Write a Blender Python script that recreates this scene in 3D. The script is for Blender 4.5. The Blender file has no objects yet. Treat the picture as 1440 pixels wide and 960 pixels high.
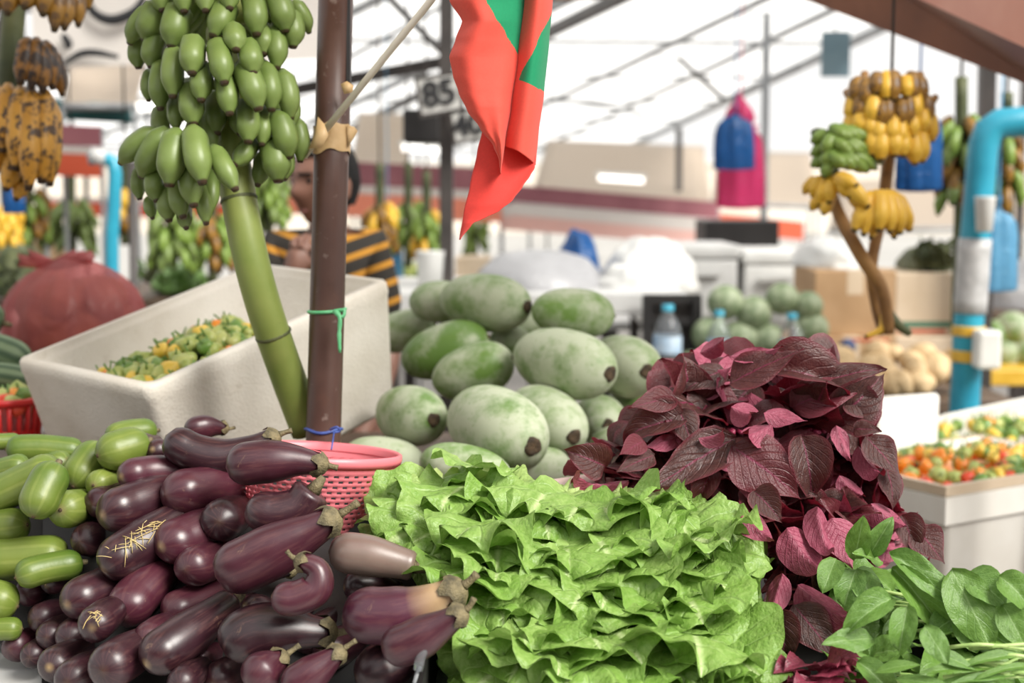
import bpy, bmesh, math, random
from mathutils import Vector as V, Matrix, noise
from math import pi, sin, cos, tan, atan, atan2, sqrt, radians

sc = bpy.context.scene
C = sc.collection

# ---------------------------------------------------------------- camera
FPX = 2000.0
HORIZON = 270.0
PITCH = atan((480 - HORIZON) / FPX)
CAMZ = 1.55
FWD = V((0, cos(PITCH), -sin(PITCH)))
UP = V((0, sin(PITCH), cos(PITCH)))
RIGHT = V((1, 0, 0))
CAM = V((0, 0, CAMZ))
cd = bpy.data.cameras.new('camera')
cam = bpy.data.objects.new('camera', cd)
C.objects.link(cam)
cam.location = CAM
cam.rotation_euler = (pi / 2 - PITCH, 0, 0)
cd.sensor_width = 36.0
cd.lens = 50.0
cd.clip_end = 300
cd.dof.use_dof = True
cd.dof.focus_distance = 1.95
cd.dof.aperture_fstop = 3.0
sc.camera = cam

# ---------------------------------------------------------------- sky, sun, exposure
w = bpy.data.worlds.new('overcast_sky')
sc.world = w
w.use_nodes = True
wn = w.node_tree.nodes
bg = wn['Background']
tc = wn.new('ShaderNodeTexCoord')
sep = wn.new('ShaderNodeSeparateXYZ')
rmp = wn.new('ShaderNodeValToRGB')
rmp.color_ramp.elements[0].position = 0.484
rmp.color_ramp.elements[0].color = (0.12, 0.115, 0.11, 1)
rmp.color_ramp.elements[1].position = 0.502
rmp.color_ramp.elements[1].color = (1.0, 0.985, 0.96, 1)
mp = wn.new('ShaderNodeMath'); mp.operation = 'MULTIPLY_ADD'
mp.inputs[1].default_value = 0.5; mp.inputs[2].default_value = 0.5
wl = w.node_tree.links
wl.new(tc.outputs['Generated'], sep.inputs[0])
wl.new(sep.outputs['Z'], mp.inputs[0])
wl.new(mp.outputs[0], rmp.inputs[0])
wl.new(rmp.outputs[0], bg.inputs['Color'])
bg.inputs['Strength'].default_value = 0.85
sd = bpy.data.lights.new('sun', 'SUN')
sd.energy = 4.4
sd.angle = radians(28)
sd.color = (1.0, 0.965, 0.9)
sun = bpy.data.objects.new('sun', sd)
C.objects.link(sun)
sun.rotation_euler = V((-0.72, 0.62, -0.82)).to_track_quat('-Z', 'Y').to_euler()

sc.view_settings.view_transform = 'Standard'
sc.view_settings.look = 'None'
sc.view_settings.gamma = 1.0
sc.view_settings.use_curve_mapping = False
sc.view_settings.exposure = 0.42

# ---------------------------------------------------------------- points of the place
def P(px, py, d):
    """the point seen at photo pixel px, py at d metres along the camera's axis"""
    return CAM + FWD * d + RIGHT * ((px - 720) / FPX * d) + UP * ((480 - py) / FPX * d)

def Q(px, py, y):
    """the point seen at photo pixel px, py on the upright plane y metres away"""
    r = FWD + RIGHT * ((px - 720) / FPX) + UP * ((480 - py) / FPX)
    return CAM + r * (y / r.y)

def pixel(p):
    r = V(p) - CAM; d = r.dot(FWD)
    return 720 + FPX * r.dot(RIGHT) / d, 480 - FPX * r.dot(UP) / d

def inside(poly, x, y):
    c = False; n = len(poly)
    for i in range(n):
        (x0, y0), (x1, y1) = poly[i], poly[i - 1]
        if (y0 > y) != (y1 > y) and x < (x1 - x0) * (y - y0) / (y1 - y0) + x0: c = not c
    return c

# ---------------------------------------------------------------- mesh building
class MB:
    def __init__(s):
        s.v = []; s.f = []; s.uv = []; s.m = []
    def add(s, vs, fs, uvs=None, mi=0):
        b = len(s.v)
        s.v += [V(p) for p in vs]
        s.uv += list(uvs) if uvs else [(0.5, 0.5)] * len(vs)
        s.f += [tuple(i + b for i in f) for f in fs]
        s.m += [mi] * len(fs)
        return s
    def mesh(s, name, mats, smooth=True, origin=None):
        o = origin if origin is not None else V((0, 0, 0))
        me = bpy.data.meshes.new(name)
        me.from_pydata([tuple(p - o) for p in s.v], [], s.f)
        l = me.uv_layers.new(name='UVMap')
        for lo in me.loops:
            l.data[lo.index].uv = s.uv[lo.vertex_index]
        for m in (mats if isinstance(mats, (list, tuple)) else [mats]):
            me.materials.append(m)
        for p, mi in zip(me.polygons, s.m):
            p.material_index = mi
            p.use_smooth = smooth
        me.update()
        return me
    def build(s, name, mats, parent=None, smooth=True, origin=None, bevel=0):
        if origin is None:
            lo = V(min(p[i] for p in s.v) for i in range(3))
            hi = V(max(p[i] for p in s.v) for i in range(3))
            origin = V(((lo.x + hi.x) / 2, (lo.y + hi.y) / 2, (lo.z + hi.z) / 2))
        ob = bpy.data.objects.new(name, s.mesh(name, mats, smooth, origin))
        C.objects.link(ob)
        put(ob, origin, parent)
        if bevel:
            b = ob.modifiers.new('edge', 'BEVEL'); b.width = bevel; b.segments = 2; b.limit_method = 'ANGLE'
        return ob

WLOC = {}
def put(ob, loc, parent=None):
    WLOC[ob.name] = V(loc)
    if parent is not None:
        ob.parent = parent
        ob.location = V(loc) - WLOC[parent.name]
    else:
        ob.location = loc

def tag(o, label=None, cat=None, group=None, kind=None):
    if label: o['label'] = label
    if cat: o['category'] = cat
    if group: o['group'] = group
    if kind: o['kind'] = kind
    return o

def thing(name, loc, label, cat, group=None):
    o = bpy.data.objects.new(name, None)
    o.empty_display_size = 0.05
    C.objects.link(o)
    put(o, loc)
    return tag(o, label, cat, group)

def catmull(pts, m):
    pts = [V(p) for p in pts]
    if len(pts) == 2:
        return [pts[0].lerp(pts[1], i / m) for i in range(m + 1)]
    e = [pts[0] * 2 - pts[1]] + pts + [pts[-1] * 2 - pts[-2]]
    seg = [(e[i + 2] - e[i + 1]).length for i in range(len(pts) - 1)]
    tot = sum(seg)
    out = []
    for k in range(m + 1):
        s = tot * k / m
        i = 0
        while i < len(seg) - 1 and s > seg[i]:
            s -= seg[i]; i += 1
        t = min(1.0, s / max(seg[i], 1e-9))
        a, b, c, d = e[i], e[i + 1], e[i + 2], e[i + 3]
        out.append(0.5 * ((2 * b) + (c - a) * t + (2 * a - 5 * b + 4 * c - d) * t * t + (3 * b - a - 3 * c + d) * t ** 3))
    return out

def frames(path):
    T = []
    for i in range(len(path)):
        a = path[max(0, i - 1)]; b = path[min(len(path) - 1, i + 1)]
        t = (b - a)
        T.append(t.normalized() if t.length > 1e-9 else V((0, 0, 1)))
    n = T[0].orthogonal().normalized()
    out = []
    for t in T:
        n = (n - t * n.dot(t))
        n = n.normalized() if n.length > 1e-6 else t.orthogonal().normalized()
        out.append((t, n, t.cross(n)))
    return out

def tube(mb, path, rad, n=10, cap=True, mi=0, shape=None):
    """sweep a ring of n along path with radii rad"""
    path = [V(p) for p in path]
    if not isinstance(rad, (list, tuple)):
        rad = [rad] * len(path)
    vs, fs, uv = [], [], []
    m = len(path)
    for i, (p, (t, a, b)) in enumerate(zip(path, frames(path))):
        for k in range(n):
            an = 2 * pi * k / n
            r = rad[i] * (shape(an, i / (m - 1)) if shape else 1)
            vs.append(p + a * (r * cos(an)) + b * (r * sin(an)))
            uv.append((k / n, i / (m - 1)))
    for i in range(m - 1):
        for k in range(n):
            k2 = (k + 1) % n
            fs.append((i * n + k, i * n + k2, (i + 1) * n + k2, (i + 1) * n + k))
    if cap:
        vs.append(path[0]); uv.append((0.5, 0)); c0 = len(vs) - 1
        vs.append(path[-1]); uv.append((0.5, 1)); c1 = len(vs) - 1
        for k in range(n):
            k2 = (k + 1) % n
            fs.append((c0, k2, k))
            fs.append((c1, (m - 1) * n + k, (m - 1) * n + k2))
    mb.add(vs, fs, uv, mi)
    return mb

def box(mb, lo, hi, mi=0, M=None):
    x0, y0, z0 = lo; x1, y1, z1 = hi
    vs = [V(p) for p in ((x0, y0, z0), (x1, y0, z0), (x1, y1, z0), (x0, y1, z0), (x0, y0, z1), (x1, y0, z1), (x1, y1, z1), (x0, y1, z1))]
    if M is not None:
        vs = [M @ p for p in vs]
    mb.add(vs, [(0, 3, 2, 1), (4, 5, 6, 7), (0, 1, 5, 4), (1, 2, 6, 5), (2, 3, 7, 6), (3, 0, 4, 7)], mi=mi)
    return mb

def bar(mb, a, b, w, h=None, mi=0):
    """a square bar from a to b"""
    a, b = V(a), V(b)
    h = h or w
    t = (b - a).normalized()
    u = V((0, 0, 1)) if abs(t.z) < 0.95 else V((0, 1, 0))
    s = t.cross(u).normalized(); u = s.cross(t)
    vs = []
    for p in (a, b):
        for i, j in ((-1, -1), (1, -1), (1, 1), (-1, 1)):
            vs.append(p + s * (i * w / 2) + u * (j * h / 2))
    mb.add(vs, [(0, 1, 2, 3), (7, 6, 5, 4), (0, 4, 5, 1), (1, 5, 6, 2), (2, 6, 7, 3), (3, 7, 4, 0)], mi=mi)
    return mb

def lathe(mb, prof, n=24, M=None, mi=0, shape=None):
    """revolve (r, z) pairs round z"""
    vs, fs, uv = [], [], []
    m = len(prof)
    for i, (r, z) in enumerate(prof):
        for k in range(n):
            a = 2 * pi * k / n
            rr = r * (shape(a, i / (m - 1)) if shape else 1)
            p = V((rr * cos(a), rr * sin(a), z))
            vs.append(M @ p if M is not None else p)
            uv.append((k / n, i / (m - 1)))
    for i in range(m - 1):
        for k in range(n):
            k2 = (k + 1) % n
            fs.append((i * n + k, i * n + k2, (i + 1) * n + k2, (i + 1) * n + k))
    mb.add(vs, fs, uv, mi)
    return mb

def basis(y, z):
    y = V(y).normalized()
    z = V(z) - y * V(z).dot(y)
    z = z.normalized() if z.length > 1e-6 else y.orthogonal().normalized()
    x = y.cross(z)
    return Matrix((x, y, z)).transposed()

def spot(name, me, loc, y, z, s, parent):
    """link mesh me as an object whose +Y runs along y and whose +Z leans to z"""
    ob = bpy.data.objects.new(name, me)
    C.objects.link(ob)
    put(ob, loc, parent)
    ob.rotation_euler = basis(y, z).to_euler()
    ob.scale = s if isinstance(s, (tuple, list)) else (s, s, s)
    return ob

# ---------------------------------------------------------------- materials
def mk(name, color=(.5, .5, .5), rough=0.5, **kw):
    m = bpy.data.materials.new(name)
    m.use_nodes = True
    b = m.node_tree.nodes['Principled BSDF']
    b.inputs['Base Color'].default_value = (*color, 1)
    b.inputs['Roughness'].default_value = rough
    for k, v in kw.items():
        b.inputs[k.replace('_', ' ')].default_value = v
    return m

class N:
    """small node helper"""
    def __init__(s, m):
        s.m = m; s.t = m.node_tree; s.b = s.t.nodes['Principled BSDF']; s.out = s.t.nodes['Material Output']
    def n(s, kind, **kw):
        x = s.t.nodes.new('ShaderNode' + kind)
        for k, v in kw.items():
            setattr(x, k, v)
        return x
    def l(s, a, b):
        s.t.links.new(a, b)
    def val(s, x, sock):
        if hasattr(x, 'is_output'): s.l(x, sock)
        else: sock.default_value = x
    def coord(s, which='Object'):
        return s.n('TexCoord').outputs[which]
    def noise(s, scale, detail=3, rough=0.55, vec=None, which='Object', dist=0.0):
        x = s.n('TexNoise'); x.inputs['Scale'].default_value = scale; x.inputs['Detail'].default_value = detail
        x.inputs['Roughness'].default_value = rough; x.inputs['Distortion'].default_value = dist
        s.l(vec if vec is not None else s.coord(which), x.inputs['Vector'])
        return x.outputs['Fac']
    def ramp(s, fac, stops):
        r = s.n('ValToRGB')
        e = r.color_ramp.elements
        while len(e) < len(stops): e.new(0.5)
        for x, (p, c) in zip(e, stops):
            x.position = p
            x.color = (*c, 1) if not isinstance(c, (int, float)) else (c, c, c, 1)
        s.l(fac, r.inputs[0])
        return r.outputs[0]
    def mix(s, fac, a, b, mode='MIX'):
        x = s.n('Mix', data_type='RGBA', blend_type=mode)
        s.val(fac, x.inputs[0])
        for v, i in ((a, 6), (b, 7)):
            if hasattr(v, 'is_output'): s.l(v, x.inputs[i])
            else: x.inputs[i].default_value = (*v, 1)
        return x.outputs[2]
    def math(s, op, a, b=0.0, c=0.0):
        x = s.n('Math', operation=op)
        s.val(a, x.inputs[0]); s.val(b, x.inputs[1]); s.val(c, x.inputs[2])
        return x.outputs[0]
    def rnd(s):
        return s.n('ObjectInfo').outputs['Random']
    def uv(s):
        x = s.n('SeparateXYZ'); s.l(s.coord('UV'), x.inputs[0]); return x.outputs[0], x.outputs[1]
    def col(s, x): s.l(x, s.b.inputs['Base Color'])
    def rough(s, x): s.l(x, s.b.inputs['Roughness'])
    def bump(s, h, strength=0.3, dist=0.01):
        x = s.n('Bump'); x.inputs['Strength'].default_value = strength; x.inputs['Distance'].default_value = dist
        s.l(h, x.inputs['Height']); s.l(x.outputs[0], s.b.inputs['Normal'])
    def through(s, amount, color=None):
        """let part of the light through, as a leaf or a thin sheet does"""
        t = s.n('BsdfTranslucent'); mx = s.n('MixShader'); mx.inputs[0].default_value = amount
        if color is None:
            lk = s.b.inputs['Base Color'].links
            if lk: s.l(lk[0].from_socket, t.inputs['Color'])
            else: t.inputs['Color'].default_value = s.b.inputs['Base Color'].default_value
        elif hasattr(color, 'is_output'): s.l(color, t.inputs['Color'])
        else: t.inputs['Color'].default_value = (*color, 1)
        s.l(s.b.outputs[0], mx.inputs[1]); s.l(t.outputs[0], mx.inputs[2]); s.l(mx.outputs[0], s.out.inputs[0])

def mottled(name, c1, c2, scale=8, rough=0.5, bump=0.0, bscale=None, detail=4, lo=0.35, hi=0.65, which='Object', **kw):
    m = mk(name, c1, rough, **kw)
    n = N(m)
    f = n.noise(scale, detail, which=which)
    n.col(n.ramp(f, [(lo, c1), (hi, c2)]))
    if bump:
        n.bump(n.noise(bscale or scale * 6, 3, which=which), bump)
    return m

M = {}
def mat_eggplant(name, dark, mid, pale):
    m = mk(name, mid, 0.35, Coat_Weight=0.12, Coat_Roughness=0.3, Specular_IOR_Level=0.6)
    n = N(m)
    f = n.noise(9, 4)
    c = n.ramp(f, [(0.33, dark), (0.62, mid)])
    c = n.mix(n.math('MULTIPLY', n.rnd(), 0.55), c, pale)
    g = n.ramp(n.noise(46, 5, 0.7, dist=1.5), [(0.64, 0.0), (0.74, 1.0)])
    c = n.mix(n.math('MULTIPLY', g, 0.4), c, (0.30, 0.18, 0.11))
    u, v = n.uv()
    cv = n.n('CombineXYZ'); n.l(n.math('MULTIPLY', n.math('ABSOLUTE', n.math('SUBTRACT', u, 0.5)), 22.0), cv.inputs[0]); n.l(n.math('MULTIPLY', v, 2.2), cv.inputs[1]); n.l(n.math('MULTIPLY', n.rnd(), 40.0), cv.inputs[2])
    stk = n.ramp(n.noise(1.6, 5, 0.6, cv.outputs[0]), [(0.48, 0.0), (0.75, 1.0)])
    c = n.mix(n.math('MULTIPLY', stk, 0.30), c, (0.20, 0.085, 0.075))
    sc_ = n.math('MULTIPLY', n.ramp(v, [(0.0, 1.0), (0.020, 0.0)]), n.ramp(n.math('FRACT', n.math('MULTIPLY', n.rnd(), 7.3)), [(0.35, 0.1), (0.9, 1.0)]))
    c = n.mix(n.math('MULTIPLY', sc_, 0.75), c, (0.36, 0.25, 0.12))
    n.col(c)
    n.rough(n.ramp(n.noise(14, 4), [(0.3, 0.27), (0.75, 0.47)]))
    n.bump(n.noise(60, 3), 0.03)
    return m
M['eggplant'] = mat_eggplant('eggplant_skin', (0.009, 0.003, 0.005), (0.024, 0.006, 0.0105), (0.046, 0.010, 0.018))
M['eggplant_red'] = mat_eggplant('eggplant_reddish_skin', (0.020, 0.0045, 0.009), (0.050, 0.0095, 0.018), (0.080, 0.016, 0.030))
M['eggplant_dull'] = mat_eggplant('eggplant_dull_skin', (0.13, 0.095, 0.078), (0.22, 0.165, 0.125), (0.15, 0.09, 0.09))
m = M['eggplant_faded'] = mat_eggplant('eggplant_faded_skin', (0.026, 0.007, 0.015), (0.065, 0.012, 0.028), (0.09, 0.017, 0.036))
n = N(m); u, v = n.uv()
base = n.b.inputs['Base Color'].links[0].from_socket
k = n.math('MULTIPLY', n.ramp(v, [(0.62, 0.0), (0.86, 1.0)]), n.ramp(n.noise(22, 4), [(0.3, 0.55), (0.6, 1.0)]))
n.col(n.mix(k, base, (0.42, 0.28, 0.15)))
M['calyx'] = mottled('eggplant_calyx', (0.060, 0.050, 0.025), (0.21, 0.17, 0.085), 60, 0.65, 0.4)
M['straw'] = mottled('dry_straw', (0.50, 0.36, 0.14), (0.62, 0.50, 0.24), 30, 0.7)

def mat_banana(name, c1, c2, tip, spot_c=None, spot_amt=0.0, yellow=None):
    m = mk(name, c1, 0.42)
    n = N(m)
    f = n.noise(14, 3)
    c = n.ramp(f, [(0.3, c1), (0.7, c2)])
    c = n.mix(n.math('MULTIPLY', n.rnd(), 0.4), c, yellow or c2)
    u, v = n.uv()
    if spot_c:
        g = n.ramp(n.noise(34, 5, 0.65), [(0.5 - spot_amt, 0.0), (0.58 - spot_amt * 0.6, 1.0)])
        c = n.mix(g, c, spot_c)
    t = n.ramp(v, [(0.935, 0.0), (0.965, 1.0)])
    c = n.mix(t, c, tip)
    n.col(c)
    n.bump(n.noise(50, 3), 0.05)
    return m
M['banana_green'] = mat_banana('banana_green_skin', (0.088, 0.142, 0.026), (0.160, 0.225, 0.056), (0.06, 0.035, 0.02), yellow=(0.20, 0.265, 0.078))
M['banana_lime'] = mat_banana('banana_lime_skin', (0.10, 0.19, 0.025), (0.20, 0.29, 0.05), (0.05, 0.05, 0.02))
M['banana_yellow'] = mat_banana('banana_yellow_skin', (0.60, 0.32, 0.02), (0.78, 0.47, 0.04), (0.10, 0.06, 0.02), yellow=(0.82, 0.52, 0.07))
M['banana_ochre'] = mat_banana('banana_ochre_skin', (0.17, 0.085, 0.015), (0.36, 0.18, 0.02), (0.08, 0.05, 0.02), (0.14, 0.07, 0.02), 0.06)
M['banana_overripe'] = mat_banana('banana_overripe_skin', (0.42, 0.19, 0.02), (0.60, 0.31, 0.04), (0.04, 0.02, 0.01), (0.06, 0.03, 0.014), 0.015)
M['banana_black'] = mat_banana('banana_blackened_skin', (0.20, 0.09, 0.015), (0.32, 0.14, 0.02), (0.04, 0.02, 0.01), (0.03, 0.016, 0.01), 0.10)
m = M['stalk'] = mk('banana_stalk_skin', (0.25, 0.33, 0.09), 0.5)
n = N(m)
c = n.ramp(n.noise(7, 4), [(0.3, (0.17, 0.235, 0.045)), (0.7, (0.31, 0.345, 0.10))])
g = n.ramp(n.noise(70, 3, 0.6), [(0.70, 0.0), (0.76, 1.0)])
n.col(n.mix(n.math('MULTIPLY', g, 0.8), c, (0.10, 0.08, 0.03)))
M['stalk_brown'] = mottled('banana_stalk_brown', (0.19, 0.09, 0.028), (0.42, 0.22, 0.065), 9, 0.6, 0.2)
M['stalk_dark'] = mottled('banana_stalk_dark', (0.03, 0.045, 0.015), (0.10, 0.11, 0.04), 9, 0.6, 0.2)
M['scar'] = mottled('stem_scar', (0.02, 0.014, 0.008), (0.09, 0.055, 0.025), 60, 0.8, 0.4)

m = M['gourd'] = mk('wax_gourd_skin', (0.2, 0.3, 0.12), 0.55)
n = N(m)
vec = n.n('VectorMath', operation='ADD')
cmb = n.n('CombineXYZ')
r = n.rnd()
for i in range(3): n.l(n.math('MULTIPLY', r, 37.0 + 11 * i), cmb.inputs[i])
n.l(n.coord('Object'), vec.inputs[0]); n.l(cmb.outputs[0], vec.inputs[1])
f = n.noise(17, 6, 0.66, vec.outputs[0])
fb = n.noise(5, 3, 0.5, vec.outputs[0])
green = n.mix(fb, (0.072, 0.165, 0.026), (0.17, 0.275, 0.062))
off = n.math('MULTIPLY_ADD', r, 0.22, -0.11)
f2 = n.math('ADD', f, off)
bl = n.ramp(f2, [(0.36, 0.0), (0.47, 0.45), (0.60, 0.95)])
c = n.mix(bl, green, (0.43, 0.47, 0.34))
sp = n.ramp(n.noise(90, 2, 0.5, vec.outputs[0]), [(0.66, 0.0), (0.72, 0.5)])
n.col(n.mix(sp, c, (0.15, 0.24, 0.09)))
n.rough(n.ramp(bl, [(0.0, 0.42), (1.0, 0.75)]))
n.bump(f, 0.08)

m = M['cucumber'] = mk('cucumber_skin', (0.15, 0.25, 0.04), 0.42)
n = N(m)
u, v = n.uv()
st = n.math('SINE', n.math('MULTIPLY', u, 2 * pi * 9))
f = n.noise(10, 4)
c = n.mix(n.rnd(), (0.052, 0.112, 0.010), (0.125, 0.178, 0.025))
c = n.mix(n.ramp(f, [(0.35, 0.0), (0.7, 0.5)]), c, (0.22, 0.25, 0.05))
st2 = n.math('MULTIPLY', n.ramp(st, [(0.55, 0.0), (0.95, 1.0)]), n.ramp(n.noise(16, 3), [(0.35, 0.0), (0.7, 0.30)]))
c = n.mix(st2, c, (0.33, 0.36, 0.11))
n.col(n.mix(n.ramp(v, [(0.0, 1.0), (0.03, 0.0)]), c, (0.20, 0.17, 0.07)))
n.bump(n.noise(70, 3), 0.06)
m = M['snake_gourd'] = mk('striped_gourd_skin', (0.05, 0.10, 0.04), 0.5)
n = N(m)
u, v = n.uv()
st = n.math('SINE', n.math('MULTIPLY', u, 2 * pi * 8))
n.col(n.ramp(n.math('MULTIPLY_ADD', st, 0.35, n.noise(12, 3)), [(0.3, (0.035, 0.075, 0.03)), (0.85, (0.17, 0.24, 0.13))]))

def vein_nodes(n, side=7.0, slope=0.55, width=0.10):
    u, v = n.uv()
    d = n.math('ABSOLUTE', u)
    mid = n.ramp(d, [(0.012, 1.0), (0.065, 0.0)])
    ph = n.math('FRACT', n.math('MULTIPLY', n.math('SUBTRACT', v, n.math('MULTIPLY', d, slope / 2.0)), side))
    sv = n.math('ABSOLUTE', n.math('SUBTRACT', ph, 0.5))
    sv = n.ramp(sv, [(0.0, 1.0), (width, 0.0)])
    sv = n.math('MULTIPLY', sv, n.ramp(d, [(0.55, 1.0), (0.95, 0.15)]))
    return mid, sv, d, v

m = M['lettuce'] = mk('lettuce_leaf', (0.25, 0.48, 0.08), 0.42)
n = N(m)
mid, sv, d, v = vein_nodes(n, 6, 0.7, 0.10)
f = n.noise(20, 4)
c = n.ramp(f, [(0.3, (0.20, 0.355, 0.062)), (0.7, (0.345, 0.505, 0.145))])
c = n.mix(n.math('MULTIPLY', n.rnd(), 0.5), c, (0.17, 0.35, 0.04))
c = n.mix(n.math('MULTIPLY', n.ramp(v, [(0.1, 1.0), (0.55, 0.0)]), 0.6), c, (0.60, 0.70, 0.30))
c = n.mix(n.math('MULTIPLY', sv, 0.30), c, (0.46, 0.66, 0.22))
c = n.mix(n.math('MULTIPLY', mid, 0.75), c, (0.62, 0.74, 0.36))
n.col(c)
n.bump(n.math('MULTIPLY_ADD', sv, -0.6, n.noise(22, 3)), 0.5, 0.006)
n.through(0.28)

m = M['amaranth'] = mk('red_amaranth_leaf', (0.07, 0.025, 0.025), 0.40)
n = N(m)
mid, sv, d, v = vein_nodes(n, 8, 0.75, 0.12)
f = n.noise(16, 4)
top = n.ramp(f, [(0.3, (0.038, 0.014, 0.014)), (0.7, (0.090, 0.034, 0.029))])
top = n.mix(n.ramp(n.rnd(), [(0.55, 0.0), (1.0, 0.75)]), top, (0.15, 0.014, 0.03))
top = n.mix(n.math('MULTIPLY', n.ramp(d, [(0.78, 0.0), (1.0, 1.0)]), 0.6), top, (0.17, 0.022, 0.04))
top = n.mix(n.math('MULTIPLY', mid, 0.7), top, (0.22, 0.02, 0.07))
top = n.mix(n.math('MULTIPLY', sv, 0.22), top, (0.17, 0.07, 0.065))
und = n.ramp(f, [(0.3, (0.27, 0.045, 0.085)), (0.7, (0.42, 0.11, 0.17))])
und = n.mix(n.math('MULTIPLY', n.math('MAXIMUM', mid, sv), 0.45), und, (0.22, 0.012, 0.05))
bf = n.n('NewGeometry').outputs['Backfacing']
n.col(n.mix(bf, top, und))
n.bump(n.math('MULTIPLY_ADD', sv, -0.8, n.noise(40, 3)), 0.45, 0.004)
n.through(0.16, (0.30, 0.012, 0.03))
m = M['amaranth_bright'] = mk('young_red_leaf', (0.25, 0.03, 0.06), 0.45)
n = N(m)
mid, sv, d, v = vein_nodes(n, 8, 0.75, 0.12)
c = n.ramp(n.noise(18, 4), [(0.3, (0.13, 0.014, 0.03)), (0.7, (0.30, 0.045, 0.085))])
n.col(n.mix(n.math('MULTIPLY', mid, 0.6), c, (0.45, 0.08, 0.15)))
n.bump(sv, 0.3, 0.004); n.through(0.2)
M['amaranth_stem'] = mottled('red_amaranth_stem', (0.22, 0.015, 0.05), (0.34, 0.04, 0.10), 20, 0.4)

m = M['spinach'] = mk('leaf_green_spinach', (0.1, 0.28, 0.06), 0.38)
n = N(m)
mid, sv, d, v = vein_nodes(n, 6, 0.8, 0.08)
c = n.ramp(n.noise(16, 4), [(0.3, (0.095, 0.205, 0.036)), (0.7, (0.175, 0.315, 0.075))])
c = n.mix(n.math('MULTIPLY', n.rnd(), 0.6), c, (0.15, 0.28, 0.035))
bf = n.n('NewGeometry').outputs['Backfacing']
c = n.mix(bf, c, (0.24, 0.38, 0.15))
c = n.mix(n.math('MULTIPLY', sv, 0.25), c, (0.28, 0.45, 0.18))
c = n.mix(n.math('MULTIPLY', mid, 0.6), c, (0.34, 0.50, 0.20))
n.col(c)
n.bump(n.math('MULTIPLY_ADD', sv, -0.6, n.noise(40, 3)), 0.3, 0.004)
n.through(0.25)
M['green_stem'] = mottled('pale_green_stem', (0.24, 0.40, 0.10), (0.42, 0.54, 0.20), 25, 0.4)

m = M['foam'] = mk('white_foam', (0.74, 0.70, 0.63), 0.85)
n = N(m)
c = n.ramp(n.noise(4, 5, 0.6), [(0.3, (0.60, 0.55, 0.47)), (0.6, (0.75, 0.71, 0.64))])
dirt = n.ramp(n.noise(26, 5, 0.7), [(0.60, 0.0), (0.75, 0.45)])
n.col(n.mix(dirt, c, (0.42, 0.36, 0.28)))
vz = n.n('TexVoronoi'); vz.inputs['Scale'].default_value = 170
n.l(n.coord('Object'), vz.inputs['Vector'])
n.bump(vz.outputs['Distance'], 0.18, 0.004)
M['foam_clean'] = mottled('clean_white_foam', (0.74, 0.71, 0.65), (0.82, 0.80, 0.75), 5, 0.8)
M['foam_pink'] = mottled('pinkish_foam', (0.72, 0.52, 0.48), (0.78, 0.62, 0.58), 8, 0.7)

m = M['rust_pipe'] = mk('brown_painted_pipe', (0.12, 0.055, 0.04), 0.38)
n = N(m)
c = n.ramp(n.noise(6, 5, 0.6), [(0.3, (0.060, 0.029, 0.022)), (0.7, (0.11, 0.053, 0.039))])
z = n.n('SeparateXYZ'); n.l(n.coord('Object'), z.inputs[0])
ru = n.math('MULTIPLY', n.ramp(n.noise(18, 5, 0.65), [(0.48, 0.0), (0.62, 1.0)]), n.ramp(n.noise(2.2, 2), [(0.5, 0.0), (0.62, 0.8)]))
c = n.mix(ru, c, (0.25, 0.09, 0.03))
g = n.ramp(n.noise(40, 3), [(0.64, 0.0), (0.72, 0.4)])
n.col(n.mix(g, c, (0.30, 0.24, 0.21)))
n.rough(n.ramp(n.noise(12, 3), [(0.3, 0.30), (0.7, 0.5)]))
M['tape'] = mottled('masking_tape', (0.55, 0.36, 0.16), (0.66, 0.46, 0.24), 14, 0.45, 0.4, 20)
M['stick'] = mottled('pale_stick', (0.78, 0.72, 0.60), (0.86, 0.80, 0.70), 20, 0.5)
def cloth(name, c, t=0.25, rough=0.75):
    m = mk(name, c, rough, Sheen_Weight=0.15)
    n = N(m)
    k = n.noise(260, 2)
    n.col(n.mix(n.ramp(k, [(0.3, 0.0), (0.7, 0.18)]), c, tuple(x * 0.6 for x in c)))
    n.bump(k, 0.06, 0.002)
    n.through(t)
    return m
M['flag_red'] = cloth('flag_red_cloth', (0.80, 0.055, 0.040))
M['flag_coral'] = cloth('flag_coral_cloth', (0.84, 0.10, 0.065))  # lighter red for the two front folds of the cloth
M['flag_green'] = cloth('flag_green_cloth', (0.0, 0.30, 0.125))
M['pink_plastic'] = mk('pink_plastic', (0.88, 0.25, 0.29), 0.35, Subsurface_Weight=0.0)
N(M['pink_plastic']).through(0.25, (0.9, 0.2, 0.24))
M['red_plastic'] = mottled('red_plastic', (0.60, 0.02, 0.02), (0.70, 0.03, 0.03), 6, 0.35)
def film(name, c, alpha=0.5, rough=0.3):
    m = mk(name, c, rough)
    n = N(m)
    c2 = n.mix(n.noise(12, 3), tuple(x * 0.75 for x in c), c)
    n.col(c2)
    n.bump(n.noise(18, 4, dist=1.0), 0.5, 0.02)
    t = n.n('BsdfTransparent'); t.inputs[0].default_value = (*[min(1, x * 0.6 + 0.4) for x in c], 1)
    tl = n.n('BsdfTranslucent'); n.l(c2, tl.inputs[0])
    a = n.n('MixShader'); a.inputs[0].default_value = 0.4
    n.l(n.b.outputs[0], a.inputs[1]); n.l(tl.outputs[0], a.inputs[2])
    b = n.n('MixShader'); b.inputs[0].default_value = alpha
    n.l(t.outputs[0], b.inputs[1]); n.l(a.outputs[0], b.inputs[2])
    n.l(b.outputs[0], n.out.inputs[0])
    return m
M['film_red'] = film('thin_red_plastic', (0.66, 0.21, 0.21), 0.42)
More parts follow.
